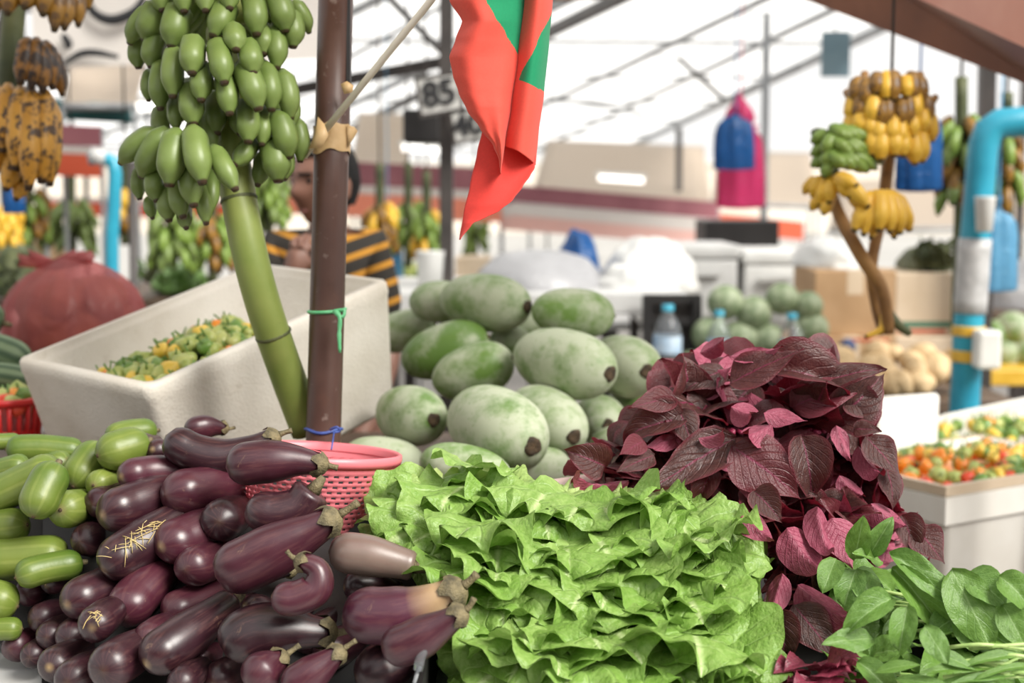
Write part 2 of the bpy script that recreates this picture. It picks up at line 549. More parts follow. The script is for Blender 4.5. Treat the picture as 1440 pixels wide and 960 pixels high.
M['film_blue'] = film('thin_blue_plastic', (0.02, 0.14, 0.42), 0.9)
M['film_pink'] = film('thin_pink_plastic', (0.75, 0.06, 0.22), 0.88)
M['film_sky'] = film('thin_light_blue_plastic', (0.22, 0.56, 0.82), 0.75)
M['film_grey'] = film('thin_clear_sheet', (0.62, 0.62, 0.64), 0.93)
M['pet'] = mk('clear_bottle_plastic', (0.85, 0.9, 0.95), 0.08, Transmission_Weight=0.9, IOR=1.3)
M['paint_blue'] = mottled('blue_painted_pipe', (0.015, 0.24, 0.36), (0.03, 0.33, 0.46), 6, 0.35)
M['grey_wrap'] = mottled('grey_wrap', (0.36, 0.36, 0.36), (0.52, 0.52, 0.52), 22, 0.5)
M['yellow_tape'] = mottled('yellow_tape', (0.62, 0.36, 0.03), (0.72, 0.45, 0.06), 20, 0.4)
M['cabbage'] = mottled('pale_green_rind', (0.16, 0.22, 0.11), (0.36, 0.41, 0.27), 26, .6)
M['white_plastic'] = mottled('white_plastic', (0.60, 0.60, 0.58), (0.70, 0.70, 0.68), 5, 0.45)
M['grey_white'] = mottled('weathered_white_plastic', (0.46, 0.46, 0.45), (0.56, 0.56, 0.55), 4, 0.5)
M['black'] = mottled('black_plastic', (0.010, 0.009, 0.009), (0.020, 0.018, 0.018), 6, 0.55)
M['dark_steel'] = mottled('dark_painted_steel', (0.035, 0.030, 0.028), (0.06, 0.05, 0.046), 7, 0.5)
M['grey_steel'] = mottled('grey_steel', (0.20, 0.21, 0.22), (0.30, 0.31, 0.32), 7, 0.5)
M['wood'] = mottled('worn_wood', (0.075, 0.048, 0.03), (0.13, 0.085, 0.055), 9, 0.6, 0.2)
M['card'] = mottled('brown_cardboard', (0.36, 0.22, 0.11), (0.44, 0.28, 0.15), 6, 0.8)
M['card_pale'] = mottled('pale_cardboard', (0.56, 0.44, 0.31), (0.62, 0.50, 0.37), 6, 0.8)
M['print_green'] = mk('green_print', (0.05, 0.16, 0.10), 0.7)
M['print_red'] = mk('red_print', (0.45, 0.07, 0.03), 0.7)
M['print_blue'] = mk('dark_blue_print', (0.04, 0.06, 0.14), 0.7)
M['print_black'] = mk('black_print', (0.012, 0.012, 0.014), 0.7)
M['pale_yard'] = mottled('sunlit_pale_paving', (0.34, 0.33, 0.31), (0.42, 0.41, 0.39), .3, .9)
M['sign_grey'] = mottled('grey_sign_plate', (0.56, 0.55, 0.52), (0.64, 0.63, 0.60), 6, .6)
M['concrete'] = mottled('market_concrete', (0.16, 0.15, 0.14), (0.24, 0.225, 0.21), 0.9, 0.85, 0.2, 12)
# ---------------------------------------------------------------- ground, counters, roof
def struct(o): o['kind'] = 'structure'; return o
mb = MB(); box(mb, (-40, -30, -0.1), (40, 17, 0.0)); struct(mb.build('floor', M['concrete'], smooth=False))
mb = MB(); box(mb, (-60, 17, -0.1), (60, 110, -0.005)); struct(mb.build('floor_yard', M['pale_yard'], smooth=False))

def counter(name, x0, x1, y0, y1, z, label, mt, cloth_mat=None, th=0.04):
    t = thing(name, V(((x0 + x1) / 2, (y0 + y1) / 2, 0)), label, 'counter')
    mb = MB(); box(mb, (x0, y0, z - th), (x1, y1, z)); mb.build('tabletop', mt, t, smooth=False, bevel=0.004)
    for sx in (x0 + .06, x1 - .06):
        for sy in (y0 + .06, y1 - .06):
            mb = MB(); box(mb, (sx - .03, sy - .03, 0), (sx + .03, sy + .03, z - th)); mb.build('leg', M['wood'], t, smooth=False)
    mb = MB(); box(mb, (x0 + .03, y0 + .05, 0.30), (x1 - .03, y1 - .05, 0.325)); mb.build('shelf', M['wood'], t, smooth=False)
    return t
FRONT_Z, BACK_Z = 0.865, 0.965
counter('market_counter', -1.25, 1.25, 1.40, 2.235, FRONT_Z, 'front market counter covered in pale plastic under the vegetable heaps', M['grey_white'])
counter('market_bench', -1.6, 0.42, 2.42, 3.45, BACK_Z, 'rear wooden bench carrying the foam box and stacked wax gourds', M['wood'])

# unseen wall standing for stalls across the aisle, added to dim the low sky
mb = MB(); box(mb, (-9, -3.3, 0), (9, -3.1, 2.7)); struct(mb.build('shade_wall', mottled('shade_wall_brown', (.10, .07, .05), (.20, .14, .10), 1.5, .8), smooth=False))
# unseen canvas strip, added and sized to shade the heaps
M['canvas'] = mk('shade_canvas', (0.50, 0.40, 0.30), .8)
N(M['canvas']).through(0.5, (.72, .60, .46))
CANOPY = thing('shade_canopy', V((0, 2.6, 2.62)), 'unseen brown canvas strip added above the view to shade the vegetable stall', 'canopy')
mb = MB(); vs = []; fs = []
for j in range(9):
    for i in range(25):
        x = -2.6 + 5.2 * i / 24; y = 1.75 + .75 * j / 8
        vs.append(V((x, y, 2.62 + .10 * (1 - abs(x) / 2.6) - .03 * sin(pi * (i % 8) / 8))))
for j in range(8):
    for i in range(24):
        fs.append((j * 25 + i, j * 25 + i + 1, (j + 1) * 25 + i + 1, (j + 1) * 25 + i))
mb.add(vs, fs); o = mb.build('canvas', M['canvas'], CANOPY); sm = o.modifiers.new('t', 'SOLIDIFY'); sm.thickness = .004
for x in (-2.6, 2.6):
    mb = MB(); tube(mb, [V((x, 1.75, 2.61)), V((x, 2.5, 2.61))], .02, 8); mb.build('side_pipe', M['dark_steel'], CANOPY)
    for y in (1.8, 2.45):
        mb = MB(); tube(mb, [V((x, y, 0)), V((x, y, 2.61))], .025, 8); mb.build('post', M['dark_steel'], CANOPY)
# ---------------------------------------------------------------- aubergines
def d_heap(px, py):
    return 1.80 + (950 - py) * 0.0009 + max(0, 150 - px) * 0.0013 + max(0, px - 480) * 0.0002

# label, pixels from blossom end to stem end, radius in px, extra depth at the stem end (None: from length), depth offset, material, calyx shows
EGG = [
 ('long curved eggplant lying across the very top of the heap', [(236, 614), (268, 634), (312, 642), (352, 630), (386, 614)], 25, 0.00, -0.02, 'eggplant', 1),
 ('smooth eggplant on top beside the pink basket, calyx to the right', [(322, 656), (365, 650), (415, 648), (452, 653)], 29, 0.00, -0.11, 'eggplant_red', 1),
 ('eggplant showing its reddish back behind the topmost curved one', [(262, 606), (290, 600), (316, 602)], 17, 0.03, 0.10, 'eggplant_red', 1),
 ('small near-black eggplant end at the top beside the cucumbers', [(192, 625), (206, 626)], 17, 0.10, 0.06, 'eggplant', 0),
 ('dusky eggplant end tucked under the topmost curved one', [(215, 632), (240, 640)], 17, 0.10, 0.05, 'eggplant', 0),
 ('slender tapering eggplant below the small near-black end', [(172, 670), (205, 664), (258, 660)], 23, 0.06, 0.0, 'eggplant_red', 0),
 ('fat dull-shining eggplant, second row at the left of the heap', [(146, 724), (175, 714), (208, 702)], 31, 0.06, -0.01, 'eggplant', 0),
 ('plump glossy eggplant with a round cream scar under the top one', [(236, 695), (265, 692), (290, 688)], 33, 0.09, -0.02, 'eggplant_red', 0),
 ('dark eggplant edge peeping out behind the fat second-row one', [(132, 710), (160, 700)], 22, 0.09, 0.05, 'eggplant', 0),
 ('eggplant end wedged between the light green cucumber and the heap', [(146, 676), (166, 672)], 16, 0.10, 0.05, 'eggplant_red', 0),
 ('dark round eggplant end at the left edge of the middle row', [(114, 760), (140, 755)], 23, 0.10, 0.03, 'eggplant', 0),
 ('eggplant with loose straw fibres stuck across its side', [(148, 800), (172, 782), (205, 760)], 31, 0.04, -0.01, 'eggplant', 0),
 ('speckled eggplant with a tan blossom scar facing out, mid heap', [(228, 768), (252, 760), (280, 748)], 31, 0.08, 0.0, 'eggplant_red', 0),
 ('eggplant end with a large cream patch facing straight out', [(309, 733), (318, 728)], 29, 0.14, -0.03, 'eggplant', 0),
 ('fat bean-shaped eggplant resting under the smooth top one', [(352, 708), (382, 722), (420, 714), (440, 690)], 29, 0.00, -0.10, 'eggplant', 0),
 ('longest glossy purple eggplant running diagonally up to a grey stem', [(308, 808), (350, 790), (400, 765), (440, 745), (468, 729)], 36, 0.00, -0.10, 'eggplant_red', 1),
 ('rosy eggplant end left of the longest diagonal one', [(262, 800), (290, 790)], 27, 0.12, 0.0, 'eggplant_red', 0),
 ('hook-shaped short eggplant bent up to its dry stem', [(385, 838), (415, 842), (446, 826), (446, 800), (422, 788)], 24, 0.0, -0.15, 'eggplant_red', 1),
 ('greyish brown faded eggplant with a cut stem end, beside the lettuce', [(466, 776), (505, 779), (545, 787), (582, 796)], 28, 0.0, -0.09, 'eggplant_dull', 0),
 ('narrow dark eggplant lying behind the pale-necked one', [(486, 826), (520, 823), (562, 830)], 20, 0.03, 0.02, 'eggplant', 1),
 ('thick eggplant with a long pale streaked neck pointing at the lettuce', [(488, 858), (530, 866), (575, 862), (612, 846), (642, 829)], 39, -0.03, -0.12, 'eggplant_faded', 1),
 ('lower right eggplant with green calyx in front of the lettuce', [(542, 912), (575, 903), (615, 882), (648, 862)], 29, -0.02, -0.15, 'eggplant_red', 1),
 ('dark eggplant lying under the lower right one with green calyx', [(505, 950), (540, 940), (575, 920)], 36, 0.03, -0.04, 'eggplant', 0),
 ('slim eggplant with ragged pale calyx at the bottom edge of the heap', [(402, 968), (440, 945), (478, 916)], 25, 0.0, -0.06, 'eggplant_red', 1),
 ('magenta-tinged short eggplant standing up at the bottom edge', [(352, 962), (372, 940), (396, 924)], 28, 0.03, -0.06, 'eggplant_red', 1),
 ('large eggplant curving to a narrow neck above the magenta-tinged one', [(322, 918), (350, 892), (395, 884), (440, 888), (462, 889)], 36, 0.02, -0.05, 'eggplant', 1),
 ('pinkish-scarred eggplant end below the rosy one', [(234, 862), (262, 852), (285, 842)], 25, 0.08, 0.0, 'eggplant_red', 0),
 ('near-black eggplant end in the gap below the diagonal one', [(284, 870), (305, 866), (325, 862)], 25, 0.07, 0.02, 'eggplant', 0),
 ('dusty eggplant with drops of water on its upper side', [(208, 932), (230, 915), (255, 898)], 32, 0.04, -0.04, 'eggplant', 0),
 ('small eggplant end between the dusty one and the large curving one', [(277, 932), (290, 925)], 20, 0.11, 0.0, 'eggplant_red', 0),
 ('rounded eggplant with a bright long shine, left of heap centre', [(174, 866), (188, 845), (208, 824)], 31, 0.06, 0.0, 'eggplant_red', 0),
 ('broad dark eggplant left of the one with the bright shine', [(96, 850), (122, 838), (150, 826)], 30, 0.06, 0.0, 'eggplant', 0),
 ('small eggplant below the tuft of old straw at the left', [(66, 822), (84, 810), (104, 802)], 19, 0.06, 0.02, 'eggplant', 0),
 ('scarred little eggplant end, leftmost of the upper left flank', [(36, 834), (56, 826)], 20, 0.10, 0.02, 'eggplant_red', 0),
 ('small black eggplant end under the leftmost scarred one', [(53, 871), (74, 862)], 20, 0.10, 0.0, 'eggplant', 0),
 ('small dark eggplant end below the broad dark one', [(66, 896), (84, 884)], 20, 0.10, 0.0, 'eggplant', 0),
 ('olive-shaded eggplant end in the lower left', [(96, 900), (112, 886)], 23, 0.10, 0.0, 'eggplant', 0),
 ('eggplant end wrapped in a mat of dry fibres, lower left', [(130, 882), (146, 868)], 25, 0.10, -0.01, 'eggplant', 0),
 ('eggplant at the far lower left edge of the heap', [(14, 912), (45, 902)], 21, 0.09, 0.0, 'eggplant_red', 0),
 ('small dark eggplant beside the far lower left one', [(42, 924), (60, 912)], 18, 0.10, 0.0, 'eggplant', 0),
 ('glossy eggplant end low at the left, above the bare counter', [(70, 938), (95, 926)], 25, 0.09, -0.02, 'eggplant', 0),
 ('eggplant end cut by the bottom of the view at the left', [(95, 958), (118, 944)], 26, 0.09, -0.04, 'eggplant', 0),
 ('broad eggplant at the bottom left of centre under the fibre-wrapped end', [(146, 942), (172, 926)], 32, 0.08, -0.04, 'eggplant', 0),
 ('shaded eggplant behind the dusty one with water drops', [(202, 902), (225, 886)], 22, 0.10, 0.03, 'eggplant_red', 0),
 ('olive-tipped eggplant at the bottom edge beside the dusty one', [(252, 964), (268, 950)], 22, 0.10, -0.02, 'eggplant', 0),
 ('thin dark eggplant lying deep between the two middle rows', [(232, 738), (270, 735)], 18, 0.10, 0.08, 'eggplant', 0),
 ('deep-lying eggplant with its dry calyx showing behind the hooked one', [(350, 806), (385, 800), (412, 802)], 18, 0.0, 0.05, 'eggplant', 1),
 ('dark eggplant under the hook-shaped one', [(345, 852), (385, 868), (425, 862)], 24, 0.06, 0.05, 'eggplant', 0),
 ('dark eggplant under the bean-shaped one', [(318, 682), (350, 678)], 20, 0.08, 0.06, 'eggplant_dull', 0),
 ('dark eggplant in shade below the smooth top one', [(425, 905), (455, 880)], 22, 0.08, 0.05, 'eggplant', 0),
 ('shaded eggplant end at the bottom between slim and magenta ones', [(300, 958), (325, 945)], 24, 0.08, 0.02, 'eggplant', 0),
 ('eggplant in shade at the foot of the heap, middle left', [(82, 812), (110, 800)], 20, 0.10, 0.10, 'eggplant', 0),
 ('deep violet eggplant end wedged under the straw-strewn one', [(132, 822), (160, 812)], 20, 0.10, 0.05, 'eggplant', 0),
 ('near-black eggplant filling the gap above the speckled one', [(205, 730), (232, 722)], 20, 0.10, 0.07, 'eggplant', 0),
 ('shadowed eggplant above the rosy end', [(235, 815), (258, 806)], 22, 0.10, 0.06, 'eggplant', 0),
 ('dark eggplant low behind the lower right calyx', [(455, 920), (485, 905)], 26, 0.08, 0.06, 'eggplant', 0),
]

def path_of(pix, d0, back, shift):
    n = len(pix)
    return [P(x, y, d0 + shift + back * (i / (n - 1))) for i, (x, y) in enumerate(pix)]

items = []
for lab, pix, R, back, off, mt, cal in EGG:
    x0, y0 = pix[0]
    if not cal and back and back > .06: back = .055
    d0 = d_heap(x0, y0) + R / FPX * 2 + off
    items.append(dict(lab=lab, pix=pix, R=R, back=back, d0=d0, mt=mt, cal=cal, sh=0.0))

def settle(items, rounds=40, lim=0.05, sq=0.93):
    """slide things along the sight line until neighbours stop cutting into one another"""
    def spheres(it):
        p = catmull(path_of(it['pix'], it['d0'], it['back'], it['sh']), 7)
        r = it['R'] / FPX * it['d0'] * sq
        return [(q, r * (it.get('prof', (1, 1, 1, 1, .9, .8, .7, .6))[k])) for k, q in enumerate(p)]
    for _ in range(rounds):
        S = [spheres(it) for it in items]
        mv = [0.0] * len(items)
        for i in range(len(items)):
            for j in range(i + 1, len(items)):
                worst = 0
                for a, ra in S[i]:
                    for b, rb in S[j]:
                        pen = ra + rb - (a - b).length
                        if pen > worst: worst = pen; w = (a - b).y
                if worst > 0.001:
                    s = -1 if w < 0 else 1
                    mv[i] += s * worst * 0.22; mv[j] -= s * worst * 0.22
        for it, m_ in zip(items, mv):
            it['sh'] = max(-lim, min(lim * 1.6, it['sh'] + max(-0.01, min(0.01, m_))))
settle(items)

EGG_GROUP = 'eggplants in the heap'
def calyx_and_stem(t, p, dirv, r, rng):
    """five-lobed cap hugging the neck and a woody stem"""
    B = basis(dirv, dirv.orthogonal())
    Mx = Matrix.Translation(p) @ (B @ Matrix(((1, 0, 0), (0, 0, 1), (0, -1, 0)))).to_4x4()   # local z runs along dirv
    mb = MB()
    ph = rng.random() * 6
    prof = [(r * 1.16, -r * 0.95), (r * 1.17, -r * 0.35), (r * 1.10, 0.0), (r * 0.72, r * 0.42), (r * 0.36, r * 0.62)]
    vs, fs = [], []
    n = 20
    for i, (rr, z) in enumerate(prof):
        for k in range(n):
            a = 2 * pi * k / n
            lobe = 0.5 + 0.5 * cos(5 * a + ph)
            zz = z + (r * 0.95 * (1 - lobe) if i == 0 else (r * 0.30 * (1 - lobe) if i == 1 else 0))
            q = rr * (1 + (0.10 * (1 - lobe) if i == 0 else 0))
            vs.append(Mx @ V((q * cos(a), q * sin(a), zz)))
    for i in range(len(prof) - 1):
        for k in range(n):
            k2 = (k + 1) % n
            fs.append((i * n + k, i * n + k2, (i + 1) * n + k2, (i + 1) * n + k))
    mb.add(vs, fs)
    cx_ = mb.build('calyx', M['calyx'], t)
    mb = MB()
    side = V((rng.uniform(-1, 1), rng.uniform(-.3, .3), rng.uniform(-.4, 1))) * r * 0.4
    tube(mb, catmull([p + dirv * r * 0.5, p + dirv * r * 1.1 + side * 0.3, p + dirv * r * 1.75 + side], 5), [r * .34, r * .30, r * .26, r * .25, r * .27, r * .30], 8)
    mb.build('stem', M['calyx'], cx_)

rng = random.Random(5)
EGG_T = {}
for k, it in enumerate(items):
    pts = path_of(it['pix'], it['d0'], it['back'], it['sh'])
    R = it['R'] / FPX * (it['d0'] + it['sh']) * 1.06
    # a foreshortened one runs back into the heap until it is as long as its kind
    L = sum((pts[i + 1] - pts[i]).length for i in range(len(pts) - 1))
    if not it['cal'] and L < R * 5.0 and it['back'] >= .035:
        dv = (pts[-1] - pts[0]).normalized()
        pts.append(pts[-1] + (dv * 0.75 + FWD * 0.3 + RIGHT * .1 + V((0, 0, 0.06))).normalized() * (R * 5.0 - L))
    d_in = (pts[0] - pts[1]).normalized()
    pts[0] = pts[0] + d_in * R * 0.15
    path = catmull(pts, 26)
    L = sum((path[i + 1] - path[i]).length for i in range(26))
    rad = []
    neck = 0.52 if it['cal'] else 0.72
    if 'bean-shaped' in it['lab']: neck = 0.9
    if it['mt'] == 'eggplant_dull': neck = 0.72
    for i in range(27):
        s = i / 26 * L
        t_ = i / 26
        r = R
        if s < R * 1.05:
            x = s / (R * 1.05)
            r = R * sqrt(max(0.0, 1 - (1 - x) ** 2.1))
        if t_ > 0.42:
            q = (t_ - 0.42) / 0.58
            r *= 1 - (1 - neck) * (q * q * (3 - 2 * q))
        if t_ > 0.97 : r *= 0.86 if it['mt'] == 'eggplant_dull' else 0.8
        rad.append(max(r, R * 0.04))
    rad[0] = R * 0.03
    mb = MB()
    wob = [rng.uniform(-.035, .035) for _ in range(3)]
    tube(mb, path, rad, 20, shape=lambda a, t_: 1 + wob[0] * cos(2 * a + wob[1] * 40) + wob[2] * sin(3 * a))
    t = thing('eggplant', path[8] - V((0, 0, R)), it['lab'], 'eggplant', EGG_GROUP)
    EGG_T[k] = (t, path, R)
    mb.build('fruit', M[it['mt']], t)
    if it['cal']:
        calyx_and_stem(t, path[-1], (path[-1] - path[-3]).normalized(), rad[24] * .97, rng)
    else:
        mb = MB()
        dv = (path[-1] - path[-2]).normalized()
        tube(mb, [path[-1] - dv * R * .1, path[-1] + dv * R * .8], [R * .4, R * .16], 8); mb.build('stem', M['calyx'], t)

# straw that clings to three of them
def straw_tuft(k, n, span, lab):
    t, path, R = EGG_T[k]
    mb = MB()
    rg = random.Random(40 + k)
    top = path[7]
    for _ in range(n):
        i = rg.randrange(3, 16)
        a0 = rg.uniform(-0.9, 0.9)
        out = (CAM - path[i]).normalized() * 0.8 + V((rg.uniform(-.5, .5), 0, 0.55 + rg.uniform(-.4, .4)))
        p0 = path[i] + out.normalized() * R * 1.01
        i2 = max(2, min(24, i + rg.randrange(-5, 6)))
        out2 = (CAM - path[i2]).normalized() * 0.8 + V((rg.uniform(-.7, .7), 0, 0.5 + rg.uniform(-.7, .5)))
        p2 = path[i2] + out2.normalized() * R * 1.03
        midp = (path[i] + path[i2]) / 2 + ((p0 + p2) / 2 - (path[i] + path[i2]) / 2).normalized() * R * 1.08
        tube(mb, catmull([p0, midp, p2], 5), 0.0006, 4)
    o = mb.build('straw', M['straw'], t)
    tag(o, lab, kind='stuff')
straw_tuft(11, 34, 5, 'loose pale straw fibres')
straw_tuft(37, 46, 5, 'mat of dry fibres')
straw_tuft(32, 40, 5, 'tuft of old straw')

# ---------------------------------------------------------------- cucumbers
CUC = [
 ('long pale cucumber lying level along the foot of the foam box', [(10, 632), (60, 630), (112, 636)], 18, 0.02, 2.20),
 ('short cucumber piece at the back left under the red basket', [(-30, 622), (26, 620)], 11, 0.02, 2.24),
 ('pale striped cucumber at the left edge, third from the back', [(38, 654), (10, 660), (-40, 676)], 17, 0.02, 2.12),
 ('long slanting cucumber rising from the left edge to the middle', [(82, 656), (30, 680), (-40, 712)], 25, 0.02, 2.12),
 ('stubby light green cucumber standing in front of the slanting one', [(48, 724), (60, 692), (78, 660)], 26, 0.04, 2.04),
 ('leaning green cucumber behind the stubby standing one', [(104, 682), (118, 660), (138, 632)], 25, 0.05, 2.10),
 ('bright green cucumber touching the small black eggplant end', [(140, 640), (168, 632), (200, 622)], 26, 0.04, 2.12),
 ('yellowish cucumber lying highest, behind the bright green one', [(152, 618), (180, 608), (214, 606)], 17, 0.05, 2.22),
 ('round-ended cucumber pointing out under the leaning one', [(86, 717), (105, 714), (130, 712)], 25, 0.10, 2.05),
 ('smooth cucumber half hidden at the left under the stubby one', [(36, 738), (0, 742), (-40, 750)], 24, 0.02, 2.08),
 ('big long cucumber lying level at the left beside the heap', [(94, 782), (40, 784), (-60, 792)], 28, 0.0, 2.06),
 ('cucumber with a pale blossom tip just under the big level one', [(24, 812), (60, 800), (110, 792)], 20, 0.04, 2.04),
 ('large cucumber leaving the view at the left, second from the bottom', [(22, 852), (-10, 842), (-60, 832)], 26, 0.0, 2.02),
 ('lowest striped cucumber at the left edge above the counter', [(30, 884), (0, 884), (-50, 888)], 15, 0.0, 2.02),
 ('small cucumber end peeping out beside the top eggplants', [(132, 682), (150, 676), (170, 668)], 18, 0.08, 2.10),
 ('cucumber lying under the leaning and standing ones', [(96, 650), (60, 660), (20, 690)], 18, 0.05, 2.19),
]
cit = [dict(lab=a, pix=b, R=c, back=d, d0=e + 0.02, sh=0.0, prof=(.6, .95, 1, 1, 1, 1, .95, .6)) for a, b, c, d, e in CUC]
settle(cit, 30, 0.04)
for it in cit:
    pts = path_of(it['pix'], it['d0'], it['back'], it['sh'])
    R = it['R'] / FPX * (it['d0'] + it['sh']) * 1.10
    dv_ = (pts[-1] - pts[0]).normalized(); pts[-1] = pts[-1] + dv_ * R * .35; pts[0] = pts[0] - dv_ * R * .12
    path = catmull(pts, 22)
    L = sum((path[i + 1] - path[i]).length for i in range(22))
    rad = []
    for i in range(23):
        s = i / 22 * L
        e = min(s, L - s) / (R * 1.1)
        r = R * (sqrt(max(0, 1 - (1 - min(1, e)) ** 2.2)))
        rad.append(max(r, R * 0.05))
    mb = MB()
    tube(mb, path, rad, 20, shape=lambda a, t_: 1 + 0.008 * cos(9 * a) + .025 * sin(5 * t_ + 2))
    t = thing('cucumber', path[11] - V((0, 0, R)), it['lab'], 'cucumber', 'cucumbers at the left')
    mb.build('fruit', M['cucumber'], t)
    mb = MB(); dv = (path[-1] - path[-2]).normalized()
    tube(mb, [path[-1] - dv * .002, path[-1] + dv * .006], [R * .22, R * .15], 7); mb.build('stem', M['calyx'], t)
    mb = MB(); dv = (path[0] - path[1]).normalized()
    tube(mb, [path[0] - dv * .002, path[0] + dv * .0012], [R * .14, R * .08], 7); mb.build('blossom_scar', M['scar'], t)

# ---------------------------------------------------------------- wax gourds
# label, centre px, half length px, half width px, slant of the axis (deg, + rises to the right), depth, end shown (+1 right end near, -1 far, 0 none)
GOURD = [
 ('wax gourd at the top of the stack, left of two, brown stem end right', 682, 425, 66, 41, -7, 3.00, 1),
 ('smaller wax gourd half hidden behind the top left one', 616, 424, 42, 30, 0, 3.14, 0),
 ('dark wax gourd behind the corner of the foam box', 566, 466, 50, 30, 14, 3.16, 0),
 ('wax gourd tilted up, upper left of two slanting ones', 626, 493, 66, 39, 18, 2.93, 0),
 ('wax gourd tilted up, lower right of two slanting ones', 665, 522, 62, 40, 19, 2.80, 0),
 ('pale dusty wax gourd at the top right of the stack', 806, 440, 58, 35, -4, 3.00, 2),
 ('largest wax gourd, dark round stem scar, middle right of the stack', 793, 510, 73, 49, -13, 2.74, 1),
 ('rightmost wax gourd of the middle row with a dark scar', 876, 514, 50, 44, -14, 2.95, 1),
 ('whitish frosted wax gourd beside the foam box with a small scar', 577, 584, 54, 43, -4, 2.66, 1),
 ('big green wax gourd in front centre with a brown-ringed scar', 698, 601, 74, 57, -22, 2.52, 1),
 ('frosted wax gourd right of the big front one', 768, 590, 58, 46, -28, 2.68, 1),
 ('end-on wax gourd with a long dark scar above the red leaves', 842, 590, 38, 37, -20, 2.80, 1),
 ('wax gourd mostly hidden behind the end-on one by the red leaves', 884, 572, 32, 30, 0, 2.98, 0),
 ('pale wax gourd lying lowest in front, behind the lettuce', 655, 662, 66, 37, -14, 2.47, 0),
 ('wax gourd with rusty end wedged below the big front one', 756, 662, 48, 33, 10, 2.58, 0),
 ('dark green wax gourd behind the pink basket', 540, 646, 60, 32, -8, 2.62, 0),
 ('wax gourd peeping through the gap in the middle of the stack', 716, 482, 30, 26, 0, 3.06, 0),
 ('small wax gourd under the red leaves at the right foot of the stack', 862, 632, 34, 32, 0, 2.75, 0),
 ('wax gourd behind the two top ones, only its pale side showing', 748, 462, 36, 26, 0, 3.14, 0),
 ('low wax gourd under the end-on one at the right', 815, 668, 34, 26, 0, 2.66, 0),
]
g_it = []
for lab, cx, cy, hl, hw, an, d, end in GOURD:
    W = hw / FPX * d
    Lr = max(1.85 * hw, hl * 1.03) if end == 1 else max(1.45 * hw, hl * 1.02)
    c2 = min(1.0, max(0.0, (hl * hl - hw * hw) / (Lr * Lr - hw * hw)))
    th = math.acos(sqrt(c2))
    s = -1 if end in (0, 1) else 1
    ax = (RIGHT * cos(radians(an)) + UP * sin(radians(an))) * cos(th) + FWD * (s * sin(th))
    g_it.append(dict(lab=lab, cx=cx, cy=cy, W=W, L=Lr / FPX * d, ax=ax.normalized(), d=d + W * .6, end=end))
for _ in range(60):
    for i in range(len(g_it)):
        for j in range(i + 1, len(g_it)):
            a, b = g_it[i], g_it[j]
            worst = 0
            pa = P(a['cx'], a['cy'], a['d']); pb = P(b['cx'], b['cy'], b['d'])
            for u in (-.55, -.28, 0, .28, .55):
                for v in (-.55, -.28, 0, .28, .55):
                    q = pa + a['ax'] * a['L'] * u - pb - b['ax'] * b['L'] * v
                    pen = (a['W'] + b['W']) * 0.94 - q.length
                    if pen > worst: worst = pen; s = 1 if a['d'] > b['d'] else -1
            if worst > .002:
                m_ = min(.006, worst * .2)
                a['d'] += s * m_; b['d'] -= s * m_
rng = random.Random(9)
for it in g_it:
    c = P(it['cx'], it['cy'], it['d'])
    k = 1.0
    B = basis(it['ax'], V((0, 0, 1)))
    Mx = Matrix.Translation(c) @ B.to_4x4() @ Matrix.Rotation(-pi / 2, 4, 'X')     # local z -> axis
    L, W = it['L'], it['W']
    mb = MB()
    prof = []
    n = 26
    for i in range(n + 1):
        a = pi * i / n
        z = -cos(a)
        r = max(0.0, 1 - abs(z) ** 2.35) ** 0.5
        r *= 1 + 0.05 * z * rng.choice((1,))
        prof.append((max(r, .003) * W, z * L))
    w1, w2 = rng.uniform(-.025, .025), rng.uniform(0, 6)
    lathe(mb, prof, 30, Mx, shape=lambda a, t_: 1 + w1 * cos(2 * a + w2) + 0.012 * sin(3 * a + w2 + t_ * 3))
    t = thing('wax_gourd', c - V((0, 0, W)), it['lab'], 'gourd', 'wax gourds stacked on the bench')
    mb.build('fruit', M['gourd'], t)
    mb = MB()
    rs = W * (0.21 if it['end'] == 1 else 0.08)
    sk = lambda r_, up: (r_, L * max(0, 1 - min(1, r_ / W) ** 2) ** (1 / 2.35) + up)
    lathe(mb, [sk(.0005, .0012), sk(rs * .45, .0015), sk(rs * .75, .0035), sk(rs * 1.0, .003), sk(rs * 1.2, -.001)], 16, Mx,
          shape=lambda a, t_: 1 + 0.07 * sin(3 * a + w2) + .05 * sin(5 * a + 1))
    mb.build('stem_scar', M['scar'], t)

# ---------------------------------------------------------------- bananas
def banana(mb, base, tip, r, bow, n=9, m=12):
    """one finger from its neck at base to the dark tip, bowed towards bow"""
    base, tip = V(base), V(tip)
    L = (tip - base).length
    mid = (base + tip) / 2 + V(bow) * L
    path = catmull([base, base.lerp(mid, .52), mid, tip], m)
    rad = []
    for i in range(m + 1):
        t = i / m
        if t < .22: k = .34 + .66 * sin(t / .22 * pi / 2) ** 1.2
        elif t < .66: k = 1.0
        elif t < .94:
            q = (t - .66) / .28; k = 1 - .64 * q ** 1.7
        else: k = .30
        rad.append(r * k)
    tube(mb, path, rad, 10, shape=lambda a, t_: 1 + .045 * cos(5 * a))
    return mb

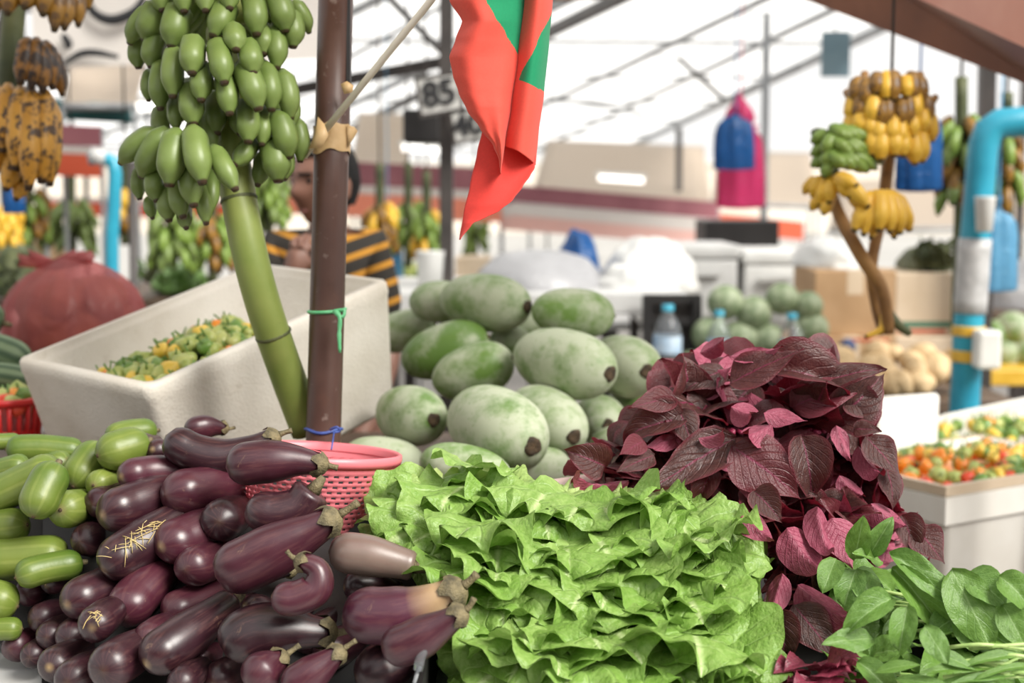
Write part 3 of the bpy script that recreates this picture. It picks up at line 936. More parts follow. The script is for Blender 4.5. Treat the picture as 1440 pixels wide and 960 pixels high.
def bunch_fingers(t, fingers, mats, axis_px, d_axis, Rpx, rng, sag=0.10):
    for e in fingers:
        x0, y0, x1, y1, r = e[:5]
        lay = e[5] if len(e) > 5 else 0.0
        def dep(x, extra):
            q = max(-1, min(1, (x - axis_px) / Rpx))
            return d_axis - sqrt(max(0.05, 1 - q * q)) * Rpx / FPX * d_axis * extra
        d1 = dep(x1, 1.0) + lay
        d0_ = dep(x0, 0.72) + lay
        a = P(x0, y0, d0_); b = P(x1, y1, d1)
        out = P((x0 + x1) / 2, (y0 + y1) / 2, dep((x0 + x1) / 2, 1.0) - .1) - P(axis_px, (y0 + y1) / 2, d_axis)
        mb = MB()
        banana(mb, a, b, r / FPX * d1 * 1.03, out.normalized() * sag)
        m_ = mats if not isinstance(mats, (list, tuple)) else rng.choice(mats)
        mb.build('banana', m_, t)

GREEN = [(212, 8, 182, 62, 13), (226, 2, 204, 57, 19), (254, 6, 241, 68, 20), (229, -20, 229, 16, 15), (260, -28, 259, 18, 15), (289, -26, 289, 17, 14),
 (321, -26, 323, 14, 15), (322, 0, 299, 53, 18), (352, -16, 361, 51, 17), (385, -14, 401, 46, 18), (412, 0, 435, 47, 11), (408, 14, 412, 68, 15),
 (368, 36, 370, 78, 16, .02), (384, 34, 389, 98, 15, .01), (197, 50, 195, 97, 13, .02), (221, 48, 213, 96, 16, .012),
 (272, 52, 270, 105, 18, -.03), (304, 56, 316, 119, 17, -.03), (327, 38, 332, 72, 16, -.02), (346, 58, 356, 105, 17, -.02), (246, 66, 243, 138, 16, -.015),
 (228, 86, 226, 155, 15), (210, 98, 209, 143, 9, .02), (284, 88, 283, 143, 16, -.015), (315, 100, 323, 162, 16, -.012), (340, 86, 364, 156, 19, -.02),
 (372, 88, 382, 157, 16), (396, 98, 408, 169, 15), (411, 134, 411, 178, 9, .02), (268, 116, 272, 177, 18, 0.0), (246, 136, 249, 182, 11, .03),
 (346, 140, 349, 202, 17, .01), (369, 150, 368, 205, 13, .02), (388, 156, 406, 224, 18, .0), (417, 166, 422, 229, 12, .015), (380, 195, 391, 257, 20, .02),
 (398, 205, 399, 254, 13, .03), (358, 196, 329, 233, 14, .035),
 (220, 182, 169, 230, 15, -.01), (236, 180, 199, 249, 18, -.02), (249, 182, 238, 263, 20, -.035), (271, 178, 285, 259, 19, -.035), (298, 206, 332, 268, 15, -.02),
 (197, 234, 197, 281, 10, .02), (218, 236, 221, 284, 14, .01), (264, 222, 273, 291, 17, 0.0), (234, 258, 238, 312, 14, .03), (248, 250, 258, 307, 15, .02),
 (285, 254, 290, 316, 12, .035), (212, 276, 215, 308, 9, .05), (259, 290, 262, 322, 11, .05), (300, 236, 296, 300, 11, .05),
 (300, 130, 305, 190, 15, .06), (290, 160, 300, 215, 15, .06), (225, 150, 232, 205, 13, .06), (370, 215, 362, 262, 12, .08), (330, 150, 338, 190, 13, .06)]
t = thing('green_banana_bunch', P(432, 606, 2.36), 'large bunch of green bananas on a thick curved green stalk by the brown pole', 'banana bunch')
mb = MB()
path = catmull([P(312, -150, 2.34), P(316, 0, 2.34), P(322, 130, 2.34), P(328, 230, 2.325), P(349, 345, 2.31), P(373, 435, 2.33), P(404, 525, 2.37), P(434, 606, 2.405)], 40)
rr = [(0.020 if i < 14 else 0.020 + min(1, (i - 14) / 6) * 0.009) for i in range(41)]
tube(mb, path, rr, 18, shape=lambda a, t_: 1 + .03 * cos(3 * a + 5 * t_))
mb.build('stalk', M['stalk'], t)
for q in (0.57, 0.80):
    mb = MB(); i = int(q * 40)
    tube(mb, [path[i] + (path[i + 1] - path[i]) * f for f in (0, .12, .24)], [rr[i] * 1.02, rr[i] * 1.07, rr[i] * 1.02], 18, False); mb.build('stalk_ring', M['stalk_dark'], t)
rng = random.Random(3)
bunch_fingers(t, GREEN, M['banana_green'], 312, 2.34, 118, rng)
for (x, y, w) in ((238, 0, 60), (300, 60, 60), (380, 30, 50), (372, 96, 50), (265, 184, 50), (385, 170, 40)):      # the crowns that join each hand to the stalk
    mb = MB()
    a = P(x, y, 2.27); b = P(316, y - 8, 2.34)
    tube(mb, catmull([b, b.lerp(a, .6) + V((0, 0, .012)), a], 6), [.016, .018, .02, .02, .018, .014, .008], 10); mb.build('crown', M['stalk'], t)
# fingers of the far side, seen from a step aside
for k in range(16):
    a = pi * (k % 8 + .5) / 8
    y = 20 + 110 * (k // 8)
    c = P(312, y, 2.34)
    d = V((cos(a), sin(a), 0))
    mb = MB(); banana(mb, c + d * .04 + V((0, 0, .02)), c + d * .115 - V((0, 0, .05)), .019, d * .1); mb.build('banana', M['banana_green'], t)

# overripe bunch at the left edge
t = thing('overripe_banana_bunch', P(15, 270, 2.95), 'overripe bunch of spotted brown and yellow bananas hanging at the left edge', 'banana bunch')
mb = MB(); tube(mb, catmull([P(28, -160, 3.02), P(22, -20, 3.02), P(14, 90, 3.02), P(6, 200, 3.02)], 14), .024, 12); mb.build('stalk', M['stalk_dark'], t)
OVER = [(12, 118, 4, 214, 15, -.02), (30, 122, 22, 240, 17, -.03), (44, 124, 40, 268, 17, -.04), (62, 126, 58, 258, 18, -.03), (72, 140, 70, 262, 14, -.01), (24, 210, 8, 268, 14, .0), (-12, 110, -20, 220, 16),
        (40, 232, 22, 282, 12, .02), (8, 180, -12, 250, 14, .02)]
bunch_fingers(t, OVER, M['banana_overripe'], 15, 3.02, 90, rng, .04)
OVB = [(40, 54, 28, 118, 14, -.03), (52, 54, 44, 124, 14, -.03), (64, 58, 74, 126, 13, -.02), (74, 70, 88, 136, 10, .0), (58, 60, 60, 130, 13, -.03)]
bunch_fingers(t, OVB, M['banana_black'], 15, 3.02, 90, rng, .04)
OVT = [(48, -30, 34, 12, 15), (66, -32, 60, 22, 15), (84, -30, 76, 44, 14), (96, -28, 90, 42, 13), (106, -30, 110, 38, 11), (116, -36, 124, 14, 10), (20, -36, 10, 20, 15), (-6, -30, -16, 30, 15)]
bunch_fingers(t, OVT, M['banana_ochre'], 15, 3.02, 120, rng, .04)

# the yellow and green bunch at the right
D = 3.35
t = thing('yellow_banana_bunch', P(1245, 470, D), 'hanging bunch of ripe yellow bananas with one green hand on crossed stalks', 'banana bunch')
mb = MB(); tube(mb, catmull([P(1254, 108, D + .05), P(1255, 140, D + .04), P(1248, 235, D), P(1240, 300, D), P(1226, 372, D), P(1232, 430, D + .01), P(1243, 470, D)], 26), [.0165 - .004 * i / 26 for i in range(27)], 12); mb.build('stalk', M['stalk_brown'], t)
mb = MB(); tube(mb, catmull([P(1166, 262, D + .02), P(1180, 302, D - .01), P(1210, 358, D - .05), P(1238, 402, D - .05), P(1247, 440, D - .04), P(1250, 468, D - .03)], 24), [.0135 + .003 * sin(i / 24 * 3) for i in range(25)], 12); mb.build('stalk', M['stalk_brown'], t)
mb = MB(); tube(mb, catmull([P(1248, 440, D - .02), P(1262, 456, D - .03), P(1280, 470, D - .03)], 8), [.014, .014, .013, .013, .012, .011, .011, .010, .008], 10); mb.build('stalk_end', M['stalk_dark'], t)
mb = MB(); tube(mb, catmull([P(1245, 440, D - .02), P(1240, 462, D - .03), P(1216, 474, D - .03)], 8), [.013, .012, .011, .010, .009, .008, .007, .006, .005], 10); mb.build('stalk_end', M['banana_yellow'], t)
mb = MB(); q_ = P(1254, 108, D + .05); tube(mb, [q_, V((q_.x, q_.y, 2.9))], .004, 6); mb.build('cord', M['dark_steel'], t)
rg = random.Random(21)
YB = []
for row, (y, x0, x1, n, L, r) in enumerate(((120, 1204, 1300, 8, 34, 11), (148, 1196, 1306, 9, 36, 11), (172, 1196, 1310, 9, 36, 11), (196, 1224, 1300, 6, 40, 12))):
    for k in range(n):
        x = x0 + (x1 - x0) * (k + .5) / n + rg.uniform(-4, 4)
        yy = y + rg.uniform(-6, 6)
        dx = (x - 1252) * 0.10
        YB.append((x, yy - 14, x + dx, yy + L - 14 + rg.uniform(-4, 8), r + rg.uniform(-.5, 1.5), -.004 * row))
bunch_fingers(t, YB[:17], [M['banana_yellow'], M['banana_ochre'], M['banana_ochre']], 1252, D, 66, rg, .06)
bunch_fingers(t, YB[17:], [M['banana_yellow']], 1252, D, 66, rg, .06)
TOPS = [(1215, 130, 1216, 102, 7), (1232, 126, 1228, 110, 8), (1262, 128, 1256, 108, 8), (1280, 124, 1280, 103, 8), (1294, 124, 1293, 104, 8), (1200, 144, 1190, 128, 7), (1306, 150, 1316, 136, 6)]
for (x0, y0, x1, y1, r) in TOPS:
    mb = MB(); tube(mb, [P(x0, y0, D - .03), P((x0 + x1) / 2, (y0 + y1) / 2, D - .03), P(x1, y1, D - .02)], [r / FPX * D, r * .9 / FPX * D, r * .8 / FPX * D], 8); mb.build('crown', M['stalk_brown'], t)
GB = []
for row, (y, n) in enumerate(((196, 5), (214, 6), (230, 6))):
    for k in range(n):
        x0 = 1172 + k * 6 + rg.uniform(-3, 3); y0 = y - 8 + rg.uniform(-4, 4)
        GB.append((x0 - 6, y0 - 8, x0 + 22 + k * 4, y0 + 12 + rg.uniform(-3, 5), 9.5, -.01 * row - .01))
    GB.append((1166, y - 10, 1140, y + 4, 9, 0)); GB.append((1170, y - 6, 1158, y + 20, 9.5, -.02))
bunch_fingers(t, GB, M['banana_lime'], 1186, D - .02, 56, rg, .06)
mb = MB(); tube(mb, catmull([P(1148, 184, D - .05), P(1154, 206, D - .06), P(1176, 250, D - .03)], 8), .014, 10); mb.build('crown', M['stalk_dark'], t)
LB = [(1150, 250, 1130, 272, 9), (1156, 248, 1142, 278, 10), (1166, 246, 1152, 290, 10), (1172, 248, 1166, 286, 11), (1180, 246, 1196, 278, 11, -.02), (1176, 250, 1206, 262, 12, -.03), (1184, 246, 1222, 292, 12, -.03),
      (1190, 250, 1214, 300, 10), (1160, 270, 1140, 296, 9), (1168, 276, 1158, 302, 9),
      (1226, 270, 1200, 326, 12, -.02), (1232, 268, 1214, 332, 11, -.02), (1238, 268, 1236, 326, 13, -.03), (1246, 268, 1252, 328, 12, -.03), (1252, 268, 1266, 330, 13, -.02), (1258, 272, 1280, 326, 12), (1244, 280, 1224, 336, 10), (1250, 290, 1258, 336, 10)]
bunch_fingers(t, LB, M['banana_yellow'], 1215, D, 90, rg, .08)

# ---------------------------------------------------------------- black sheets added in place of shade between the piled vegetables
def heap_shade(name, lab, x0, x1, y0, y1, dfun, back, floor_z=None):
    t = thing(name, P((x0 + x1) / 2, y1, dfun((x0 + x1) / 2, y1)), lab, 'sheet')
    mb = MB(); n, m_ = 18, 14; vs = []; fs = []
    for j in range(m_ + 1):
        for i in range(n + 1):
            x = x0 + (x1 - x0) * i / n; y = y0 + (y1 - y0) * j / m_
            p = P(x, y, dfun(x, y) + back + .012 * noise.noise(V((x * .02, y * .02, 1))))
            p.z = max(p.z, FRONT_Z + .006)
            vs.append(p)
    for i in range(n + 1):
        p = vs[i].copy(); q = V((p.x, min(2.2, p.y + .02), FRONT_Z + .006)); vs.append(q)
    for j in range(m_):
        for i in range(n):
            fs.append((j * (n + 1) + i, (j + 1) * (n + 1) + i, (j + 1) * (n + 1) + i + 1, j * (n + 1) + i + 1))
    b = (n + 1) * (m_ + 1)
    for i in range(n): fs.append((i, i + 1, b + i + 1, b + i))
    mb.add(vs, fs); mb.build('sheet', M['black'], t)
heap_shade('shade_sheet', 'added black sheet under the eggplant heap, standing in for shade between the fruits', 60, 600, 668, 1000, d_heap, .115)
heap_shade('shade_sheet', 'added black sheet standing in for shade under the cucumbers at the left', -80, 200, 660, 905, lambda x, y: 2.02 + (890 - y) * .0007, .10)
heap_shade('shade_sheet', 'added black sheet standing in for shade under the lettuce, red leaves and spinach', 640, 1560, 850, 1010, lambda x, y: 1.80 + (960 - y) * .0009, .15)
# ---------------------------------------------------------------- foam boxes
def foam_box(name, o, u, v, w, lab, th=0.034, hgt=0.25, taper=0.93, mt=None, lip=0.012):
    """open box: o near rim corner, u and v the two rim edges, w unit vector down the walls"""
    t = thing(name, o + u * .5 + v * .5 + w * hgt, lab, 'foam box')
    mb = MB()
    c = o + u * .5 + v * .5
    def ring(su, sv, dz, n=5, rad=.02):
        hu = u.length / 2 * su; hv = v.length / 2 * sv
        pts = []
        for qx, qy, a0 in ((1, 1, 0), (-1, 1, pi / 2), (-1, -1, pi), (1, -1, 3 * pi / 2)):
            for k in range(n):
                a = a0 + pi / 2 * k / (n - 1)
                pts.append(c + u.normalized() * (qx * (hu - rad) + rad * cos(a)) + v.normalized() * (qy * (hv - rad) + rad * sin(a)) + w * dz)
        return pts
    tu = 2 * th / u.length; tv = 2 * th / v.length
    rings = [ring(taper * .97, taper * .97, hgt), ring(taper, taper, hgt - .01), ring(1 - lip * .35, 1 - lip * .35, .03), ring(1, 1, .024), ring(1, 1, .006), ring(.985, .985, 0),
             ring(1 - tu * .55, 1 - tv * .55, 0), ring(1 - tu * .6, 1 - tv * .6, .010), ring(1 - tu, 1 - tv, .012), ring((1 - tu) * taper, (1 - tv) * taper, hgt - th)]
    vs = [p for r in rings for p in r]
    n = len(rings[0])
    rg = random.Random(len(name))
    for i in range(n * 3, n * 8):
        vs[i] = vs[i] + V((rg.uniform(-1, 1), rg.uniform(-1, 1), rg.uniform(-1, 1))) * .0012
    fs = []
    for i in range(len(rings) - 1):
        for k in range(n):
            k2 = (k + 1) % n
            fs.append((i * n + k, i * n + k2, (i + 1) * n + k2, (i + 1) * n + k))
    fs.append(tuple(range(n))[::-1]); fs.append(tuple(range((len(rings) - 1) * n, len(rings) * n)))
    mb.add(vs, fs)
    mb.build('box', mt or M['foam'], t)
    return t

NL, FL, NR = P(208, 547, 2.40), P(40, 497, 2.66), P(549, 393, 2.84)
u = NR - NL
v = FL - NL
v = v - u * (v.dot(u) / u.length_squared)
wv = u.cross(v).normalized()
if wv.z > 0: wv = -wv
BOX_U, BOX_V, BOX_W, BOX_O = u, v, wv, NL
foam_box('foam_box', NL, u, v, wv, 'big scuffed white foam box tilted up behind the cucumbers, holding small peppers', hgt=0.27, th=.036)
# the stand that tilts it
t = thing('wooden_block', P(520, 620, 3.0), 'wooden block under the raised end of the big foam box', 'block')
c = NL + u * .86 + v * .5 + wv * .275
mb = MB(); box(mb, (c.x - .07, c.y - .14, BACK_Z), (c.x + .03, c.y + .14, max(BACK_Z + .04, c.z - .03))); mb.build('block', M['wood'], t, smooth=False, bevel=.004)

PEP_MATS = [mottled('pepper_lime', (0.28, 0.36, 0.07), (0.50, 0.52, 0.18), 30, .35), mottled('pepper_green', (0.09, 0.20, 0.025), (0.19, 0.30, 0.06), 30, .35),
            mottled('pepper_yellow', (0.70, 0.46, 0.04), (0.78, 0.55, 0.10), 30, .35), mottled('pepper_orange', (0.80, 0.22, 0.02), (0.82, 0.30, 0.03), 30, .35),
            mottled('pepper_red', (0.66, 0.05, 0.02), (0.74, 0.09, 0.03), 30, .35)]
M['pep_stem'] = mk('pepper_stem', (0.14, 0.25, 0.05), .5)
PEP = []
for k, m_ in enumerate(PEP_MATS):
    mb = MB()
    prof = [(.001, -1.05), (.35, -.95), (.72, -.6), (.98, -.1), (1.0, .3), (.78, .66), (.4, .78), (.12, .72)]
    lathe(mb, [(r_ * .0165, z_ * .0175) for r_, z_ in prof], 12, shape=lambda a, t_: 1 + .13 * cos(4 * a + k) + .06 * sin(7 * a + t_ * 5))
    tube(mb, [V((0, 0, .011)), V((.002, 0, .020)), V((.006, .002, .029))], [.0026, .0018, .002], 5, mi=1)
    PEP.append(mb.mesh('pepper', [m_, M['pep_stem']]))
def peppers(n, point, lab, group, weights, seed, s=1.0):
    rg = random.Random(seed)
    for k in range(n):
        me = rg.choices(PEP, weights)[0]
        p = point(rg)
        ob = bpy.data.objects.new('bonnet_pepper', me); C.objects.link(ob)
        put(ob, p)
        ob.rotation_euler = (rg.uniform(-1.2, 1.2), rg.uniform(-1.2, 1.2), rg.uniform(0, 6))
        q = s * rg.uniform(.85, 1.2); ob.scale = (q, q, q)
        tag(ob, lab, 'pepper', group)
def in_box(o, u, v, w, u0, u1, v0, v1, dep, hump):
    def f(rg):
        a = rg.uniform(u0, u1); b = rg.uniform(v0, v1)
        h = hump * sin(pi * (a - u0) / (u1 - u0)) * sin(pi * min(1, max(0, (b - v0) / (v1 - v0))))
        return o + u * a + v * b + w * (dep(a, b)) + V((0, 0, h + rg.uniform(-.006, .012)))
    return f
peppers(150, in_box(NL, u, v, wv, .10, .66, .12, .66, lambda a, b: .056, .03), 'small green bonnet pepper in the tilted foam box', 'green peppers in the tilted foam box', [9, 3, 2.0, .4, 0], 4)
mb = MB()
for a, b in ((.08, .10), (.08, .70), (.70, .70), (.70, .10)): mb.add([NL + u * a + v * b + wv * .072], [])
mb.f = [(0, 1, 2, 3)]; mb.m = [0]
o = mb.build('pepper_bed', PEP_MATS[1], None, smooth=False); tag(o, 'lower layer of green peppers filling the tilted foam box', 'peppers', kind='stuff')

# ---------------------------------------------------------------- pole with its tape, knots, stick and flag
PD = 2.345
t = thing('brown_pole', P(455, 606, PD) * 1.0, 'brown rust-marked pipe standing between the banana stalk and the foam box', 'pole')
top, bot = P(474, -60, PD), P(455, 606, PD)
dv = (bot - top).normalized()
foot = bot + dv * ((bot.z - 0.0) / -dv.z)
put(t, foot)
mb = MB(); tube(mb, [top, top.lerp(foot, .2), top.lerp(foot, .4), foot], 24.5 / FPX * PD, 28); mb.build('pipe', M['rust_pipe'], t)
mb = MB(); lathe(mb, [(.001, .02), (.05, .02), (.05, 0), (.001, 0)], 24, Matrix.Translation(foot)); mb.build('foot_plate', M['rust_pipe'], t, smooth=False)
def on_pole(py): return top.lerp(bot, (py + 60) / 666)
PR = 24.5 / FPX * PD
# masking tape: a wrapped band with creased, uneven edges and two folded ears
t = thing('masking_tape', on_pole(195), 'tan masking tape wrapped round the brown pole, binding the flag stick', 'tape')
mb = MB(); vs = []; fs = []; n = 40; mm = 7
rg = random.Random(6)
for j in range(mm):
    for k in range(n):
        a = 2 * pi * k / n
        y = 176 + 38 * j / (mm - 1)
        y += (3.5 * sin(2 * a + 1) + 2 * sin(5 * a)) * (1 if j in (0, mm - 1) else .5)
        c = on_pole(y)
        r = PR * (1.03 + .05 * abs(sin(2.5 * a + j * .9)) + .03 * rg.random())
        ox = 0.010 * max(0, -cos(a - 2.6) * 0) 
        vs.append(c + V((cos(a) * r, sin(a) * r, 0)))
for j in range(mm - 1):
    for k in range(n):
        k2 = (k + 1) % n; fs.append((j * n + k, j * n + k2, (j + 1) * n + k2, (j + 1) * n + k))
mb.add(vs, fs); mb.build('band', M['tape'], t)
def flap(mb, pts, th=.0009):
    """a small creased tongue of tape from a px outline on a fan"""
    c = sum((V(p) for p in pts), V()) / len(pts) + V((0, -.004, 0))
    k = len(pts)
    mb.add([c] + pts + [c + V((0, th, 0))] + [V(p) + V((0, th, 0)) for p in pts],
           [(0, 1 + i, 1 + (i + 1) % k) for i in range(k)] + [(k + 1, k + 2 + (i + 1) % k, k + 2 + i) for i in range(k)] + [(1 + i, k + 2 + i, k + 2 + (i + 1) % k, 1 + (i + 1) % k) for i in range(k)])
fd = PD - PR - .036
mb = MB(); flap(mb, [P(x, y, fd + q) for x, y, q in ((447, 164, .01), (456, 174, 0), (462, 190, -.006), (452, 208, -.004), (434, 209, .004), (443, 188, .002))]); mb.build('torn_end', M['tape'], t)
mb = MB(); flap(mb, [P(x, y, PD - .01 + q) for x, y, q in ((488, 176, -.012), (498, 178, 0), (503, 184, .004), (496, 196, .0), (489, 208, -.008))]); mb.build('torn_end', M['tape'], t)
mb = MB(); flap(mb, [P(x, y, fd + q) for x, y, q in ((479, 118, .014), (488, 114, .01), (497, 120, .012), (496, 130, .014), (484, 132, .012))]); mb.build('torn_end', M['tape'], t)
mb = MB(); bar(mb, P(491, -60, PD - .008), P(490.5, 116, PD - .008), .006, .022); mb.build('black_strip', M['black'], [x for x in C.objects if x.name == 'brown_pole'][0], smooth=False)
# strings
t = thing('green_string', on_pole(436), 'green plastic string knotted round the brown pole with a hanging tail', 'string')
mb = MB()
ring = [on_pole(434 + 4 * sin(a * .5)) + V((cos(a), sin(a), 0)) * PR * 1.05 for a in [2 * pi * i / 24 for i in range(25)]]
tube(mb, ring, .0032, 6, cap=False); mb.build('loop', mottled('green_string', (0.10, 0.48, 0.20), (0.2, 0.6, 0.3), 30, .4), t)
gs = bpy.data.materials['green_string']
mb = MB(); tube(mb, catmull([P(470, 437, fd), P(478, 446, fd - .006), P(477, 470, fd - .004), P(478, 496, fd - .003)], 10), [.004, .005, .004, .0035, .004, .003, .004, .0035, .003, .003, .002], 6); mb.build('tail', gs, t)
mb = MB(); tube(mb, catmull([P(470, 437, fd), P(484, 436, fd - .004), P(482, 446, fd - .006), P(474, 442, fd - .004)], 10), .003, 6); mb.build('bow', gs, t)
t = thing('blue_string', on_pole(604), 'blue string tied round the foot of the brown pole at the basket rim', 'string')
bs = mottled('blue_string', (0.03, 0.05, 0.22), (0.05, 0.10, 0.35), 30, .5)
mb = MB(); tube(mb, [on_pole(603 + 2 * sin(a * 3)) + V((cos(a), sin(a), 0)) * PR * 1.05 for a in [2 * pi * i / 24 for i in range(25)]], .0028, 6, cap=False); mb.build('loop', bs, t)
mb = MB(); tube(mb, catmull([P(464, 604, fd), P(474, 600, fd - .004), P(478, 606, fd), P(468, 608, fd - .003)], 8), .0022, 5); mb.build('knot', bs, t)
mb = MB(); tube(mb, catmull([P(470, 606, fd), P(468, 620, fd - .02), P(466, 632, fd - .035)], 6), .0014, 5); mb.build('tail', bs, t)

# flag
t = thing('hand_flag', P(430, 217, 2.29), 'red cloth flag with a green panel, drooping from a pale stick taped to the pole', 'flag')
s0, s1 = P(428, 219, 2.335), P(800, -237, 1.98)
mb = MB(); tube(mb, [s0, s0.lerp(s1, .3), s0.lerp(s1, .6), s1], .0058, 12); mb.build('stick', M['stick'], t)
def lerp_tab(tab, y):
    if y <= tab[0][0]: return tab[0][1]
    for (a, b), (c, d) in zip(tab, tab[1:]):
        if y <= c:
            t_ = (y - a) / (c - a); return b + (d - b) * (t_ * t_ * (3 - 2 * t_) * .5 + t_ * .5)
    return tab[-1][1]
LE = [(-60, 655), (-30, 640), (0, 632), (30, 650), (55, 641), (80, 632), (105, 637), (130, 645), (155, 657), (180, 675), (205, 694), (225, 702), (246, 704)]
MI = [(-60, 745), (0, 738), (80, 728), (150, 718), (200, 710), (246, 704)]
RI = [(-60, 779), (0, 777), (60, 772), (130, 765), (190, 757), (222, 754), (240, 752)]
mb = MB()
mats = [M['flag_red'], M['flag_coral'], M['flag_green']]
def sheet(rows, cols, fn, colr):
    vs = []; uv = []
    for j in range(rows + 1):
        for i in range(cols + 1):
            vs.append(fn(i / cols, j / rows))
    b = len(mb.v)
    mb.v += [P(x, y, d) for x, y, d in vs]; mb.uv += [(0, 0)] * len(vs)
    for j in range(rows):
        for i in range(cols):
            q = [j * (cols + 1) + i, j * (cols + 1) + i + 1, (j + 1) * (cols + 1) + i + 1, (j + 1) * (cols + 1) + i]
            cx = sum(vs[k][0] for k in q) / 4; cy = sum(vs[k][1] for k in q) / 4
            mb.f.append(tuple(k + b for k in q)); mb.m.append(colr(cx, cy))
FD = 2.02
def stick_x(y): return 612 + (-5 - y) * (800 - 612) / (237 - 5)
def left_panel(a, b):
    y = -150 + b * (244 + 150)
    l = lerp_tab(LE, y); r = lerp_tab(MI, y)
    if y < -30: l = max(stick_x(y) + 2, 640)
    x = l + (r - l) * a
    k = max(0, (y - 150) / 95)
    bulge = .030 * sin(pi * min(1, a * 1.02)) * (1 - .5 * k) + .012 * sin(2 * pi * a + y * .01)
    return x, y, FD - bulge + .030 * a ** 5 + .015 * (1 - a) ** 6
def cl(x, y):
    gb = [(-60, 640), (-10, 676), (0, 683), (20, 694), (45, 710), (76, 727)]
    if y < 76 and x > lerp_tab(gb, y): return 2
    return 0 if y < -200 else 1
def right_panel(a, b):
    xa = lerp_tab(MI, -160); y0 = -190
    yb = 206 + 8 * a + 18 * a ** 2
    y = y0 + (yb - y0) * b
    l = lerp_tab(MI, y); r = lerp_tab(RI, y)
    return l + (r - l) * a, y, FD + .032 - .034 * sin(pi * min(1, .08 + a * .86)) + .020 * a ** 6
def cr(x, y):
    # green wedge from the right edge to a point low on the fold
    if y < 16: return 1
    lx = lerp_tab([(16, 776), (60, 755), (110, 731)], y)
    if y <= 110: return 2 if x > lx else 1
    yb = 112 + (x - 731) / (766 - 731) * 17
    return 2 if y < yb else 1
def back_panel(a, b):
    LB_ = [(60, 690), (180, 679), (215, 671), (260, 661), (300, 652), (337, 646)]
    RB_ = [(60, 750), (205, 752), (225, 753), (236, 752), (246, 746), (262, 735), (280, 722), (296, 703), (306, 682), (314, 664), (337, 647)]
    y = 60 + (337 - 60) * b
    l = lerp_tab(LB_, y); r = lerp_tab(RB_, y)
    k = max(0, (y - 190) / 147)
    return l + (r - l) * a, y, FD + .036 - .030 * min(1, k * 1.5) * (.4 + .6 * a) - .012 * sin(pi * a * 1.6) * (1 - k)
sheet(230, 90, left_panel, cl)
sheet(230, 76, right_panel, cr)
sheet(90, 26, back_panel, lambda x, y: 0)
o = mb.build('cloth', mats, t)
sm = o.modifiers.new('thick', 'SOLIDIFY'); sm.thickness = .0008; sm.offset = 0

# ---------------------------------------------------------------- pink basket
BD = 2.17
cen = P(448, 634, BD)
tilt = Matrix.Rotation(radians(4), 4, 'Y') @ Matrix.Rotation(radians(-5), 4, 'X')
Mx = Matrix.Translation(cen) @ tilt
t = thing('pink_basket', cen + Mx.to_3x3() @ V((0, 0, -.115)), 'pink perforated plastic basket beside the eggplant heap, at the foot of the pole', 'basket')
R0 = 118 / FPX * BD
mb = MB()
lathe(mb, [(R0 * .955, -.012), (R0 * .985, -.013), (R0 * 1.0, -.006), (R0 * .995, .001), (R0 * .97, .003), (R0 * .945, -.001), (R0 * .935, -.010)], 64, Mx)
mb.build('rim', M['pink_plastic'], t)
# the perforated wall: a lattice with square holes left open
mb = MB(); NA, NR_ = 96, 26
vs = []; fs = []
def bowl(j):
    q = j / NR_
    return R0 * (.95 - .26 * q ** 1.15), -.010 - .105 * q
for j in range(NR_ + 1):
    r_, z_ = bowl(j)
    for k in range(NA):
        a = 2 * pi * k / NA
        vs.append(Mx @ V((r_ * cos(a), r_ * sin(a), z_)))
for j in range(NR_):
    for k in range(NA):
        if j % 2 == 1 and j < NR_ - 2 and j > 1 and (k + (j // 2)) % 2 == 0: continue
        k2 = (k + 1) % NA; fs.append((j * NA + k, j * NA + k2, (j + 1) * NA + k2, (j + 1) * NA + k))
vs.append(Mx @ V((0, 0, -.115)))
for k in range(NA): fs.append((NR_ * NA + k, NR_ * NA + (k + 1) % NA, len(vs) - 1))
mb.add(vs, fs)
o = mb.build('perforated_wall', M['pink_plastic'], t)
sm = o.modifiers.new('thick', 'SOLIDIFY'); sm.thickness = .0022
t = thing('upturned_crate', V((cen.x, cen.y, FRONT_Z)), 'pinkish foam crate under the pink basket, seen between eggplants and lettuce', 'crate')
zt = (Mx @ V((0, 0, -.118))).z
mb = MB(); box(mb, (cen.x - .10, cen.y - .10, FRONT_Z), (cen.x + .13, cen.y + .085, zt - .008)); mb.build('crate', M['foam_pink'], t, smooth=False, bevel=.006)
# foam tray edge behind the lettuce
t = thing('foam_tray', P(760, 700, 2.26), 'pale pink foam tray edge between the lettuce and the wax gourds', 'tray')
mb = MB(); a = P(700, 696, 2.24); b = P(860, 672, 2.27)
tube(mb, [a, (a + b) / 2, b], .012, 12); mb.build('rolled_edge', M['foam_pink'], t)
mb = MB(); box(mb, (a.x, a.y - .05, FRONT_Z), (b.x, a.y - .02, min(a.z, b.z) - .004)); mb.build('wall', M['foam_pink'], t, smooth=False)

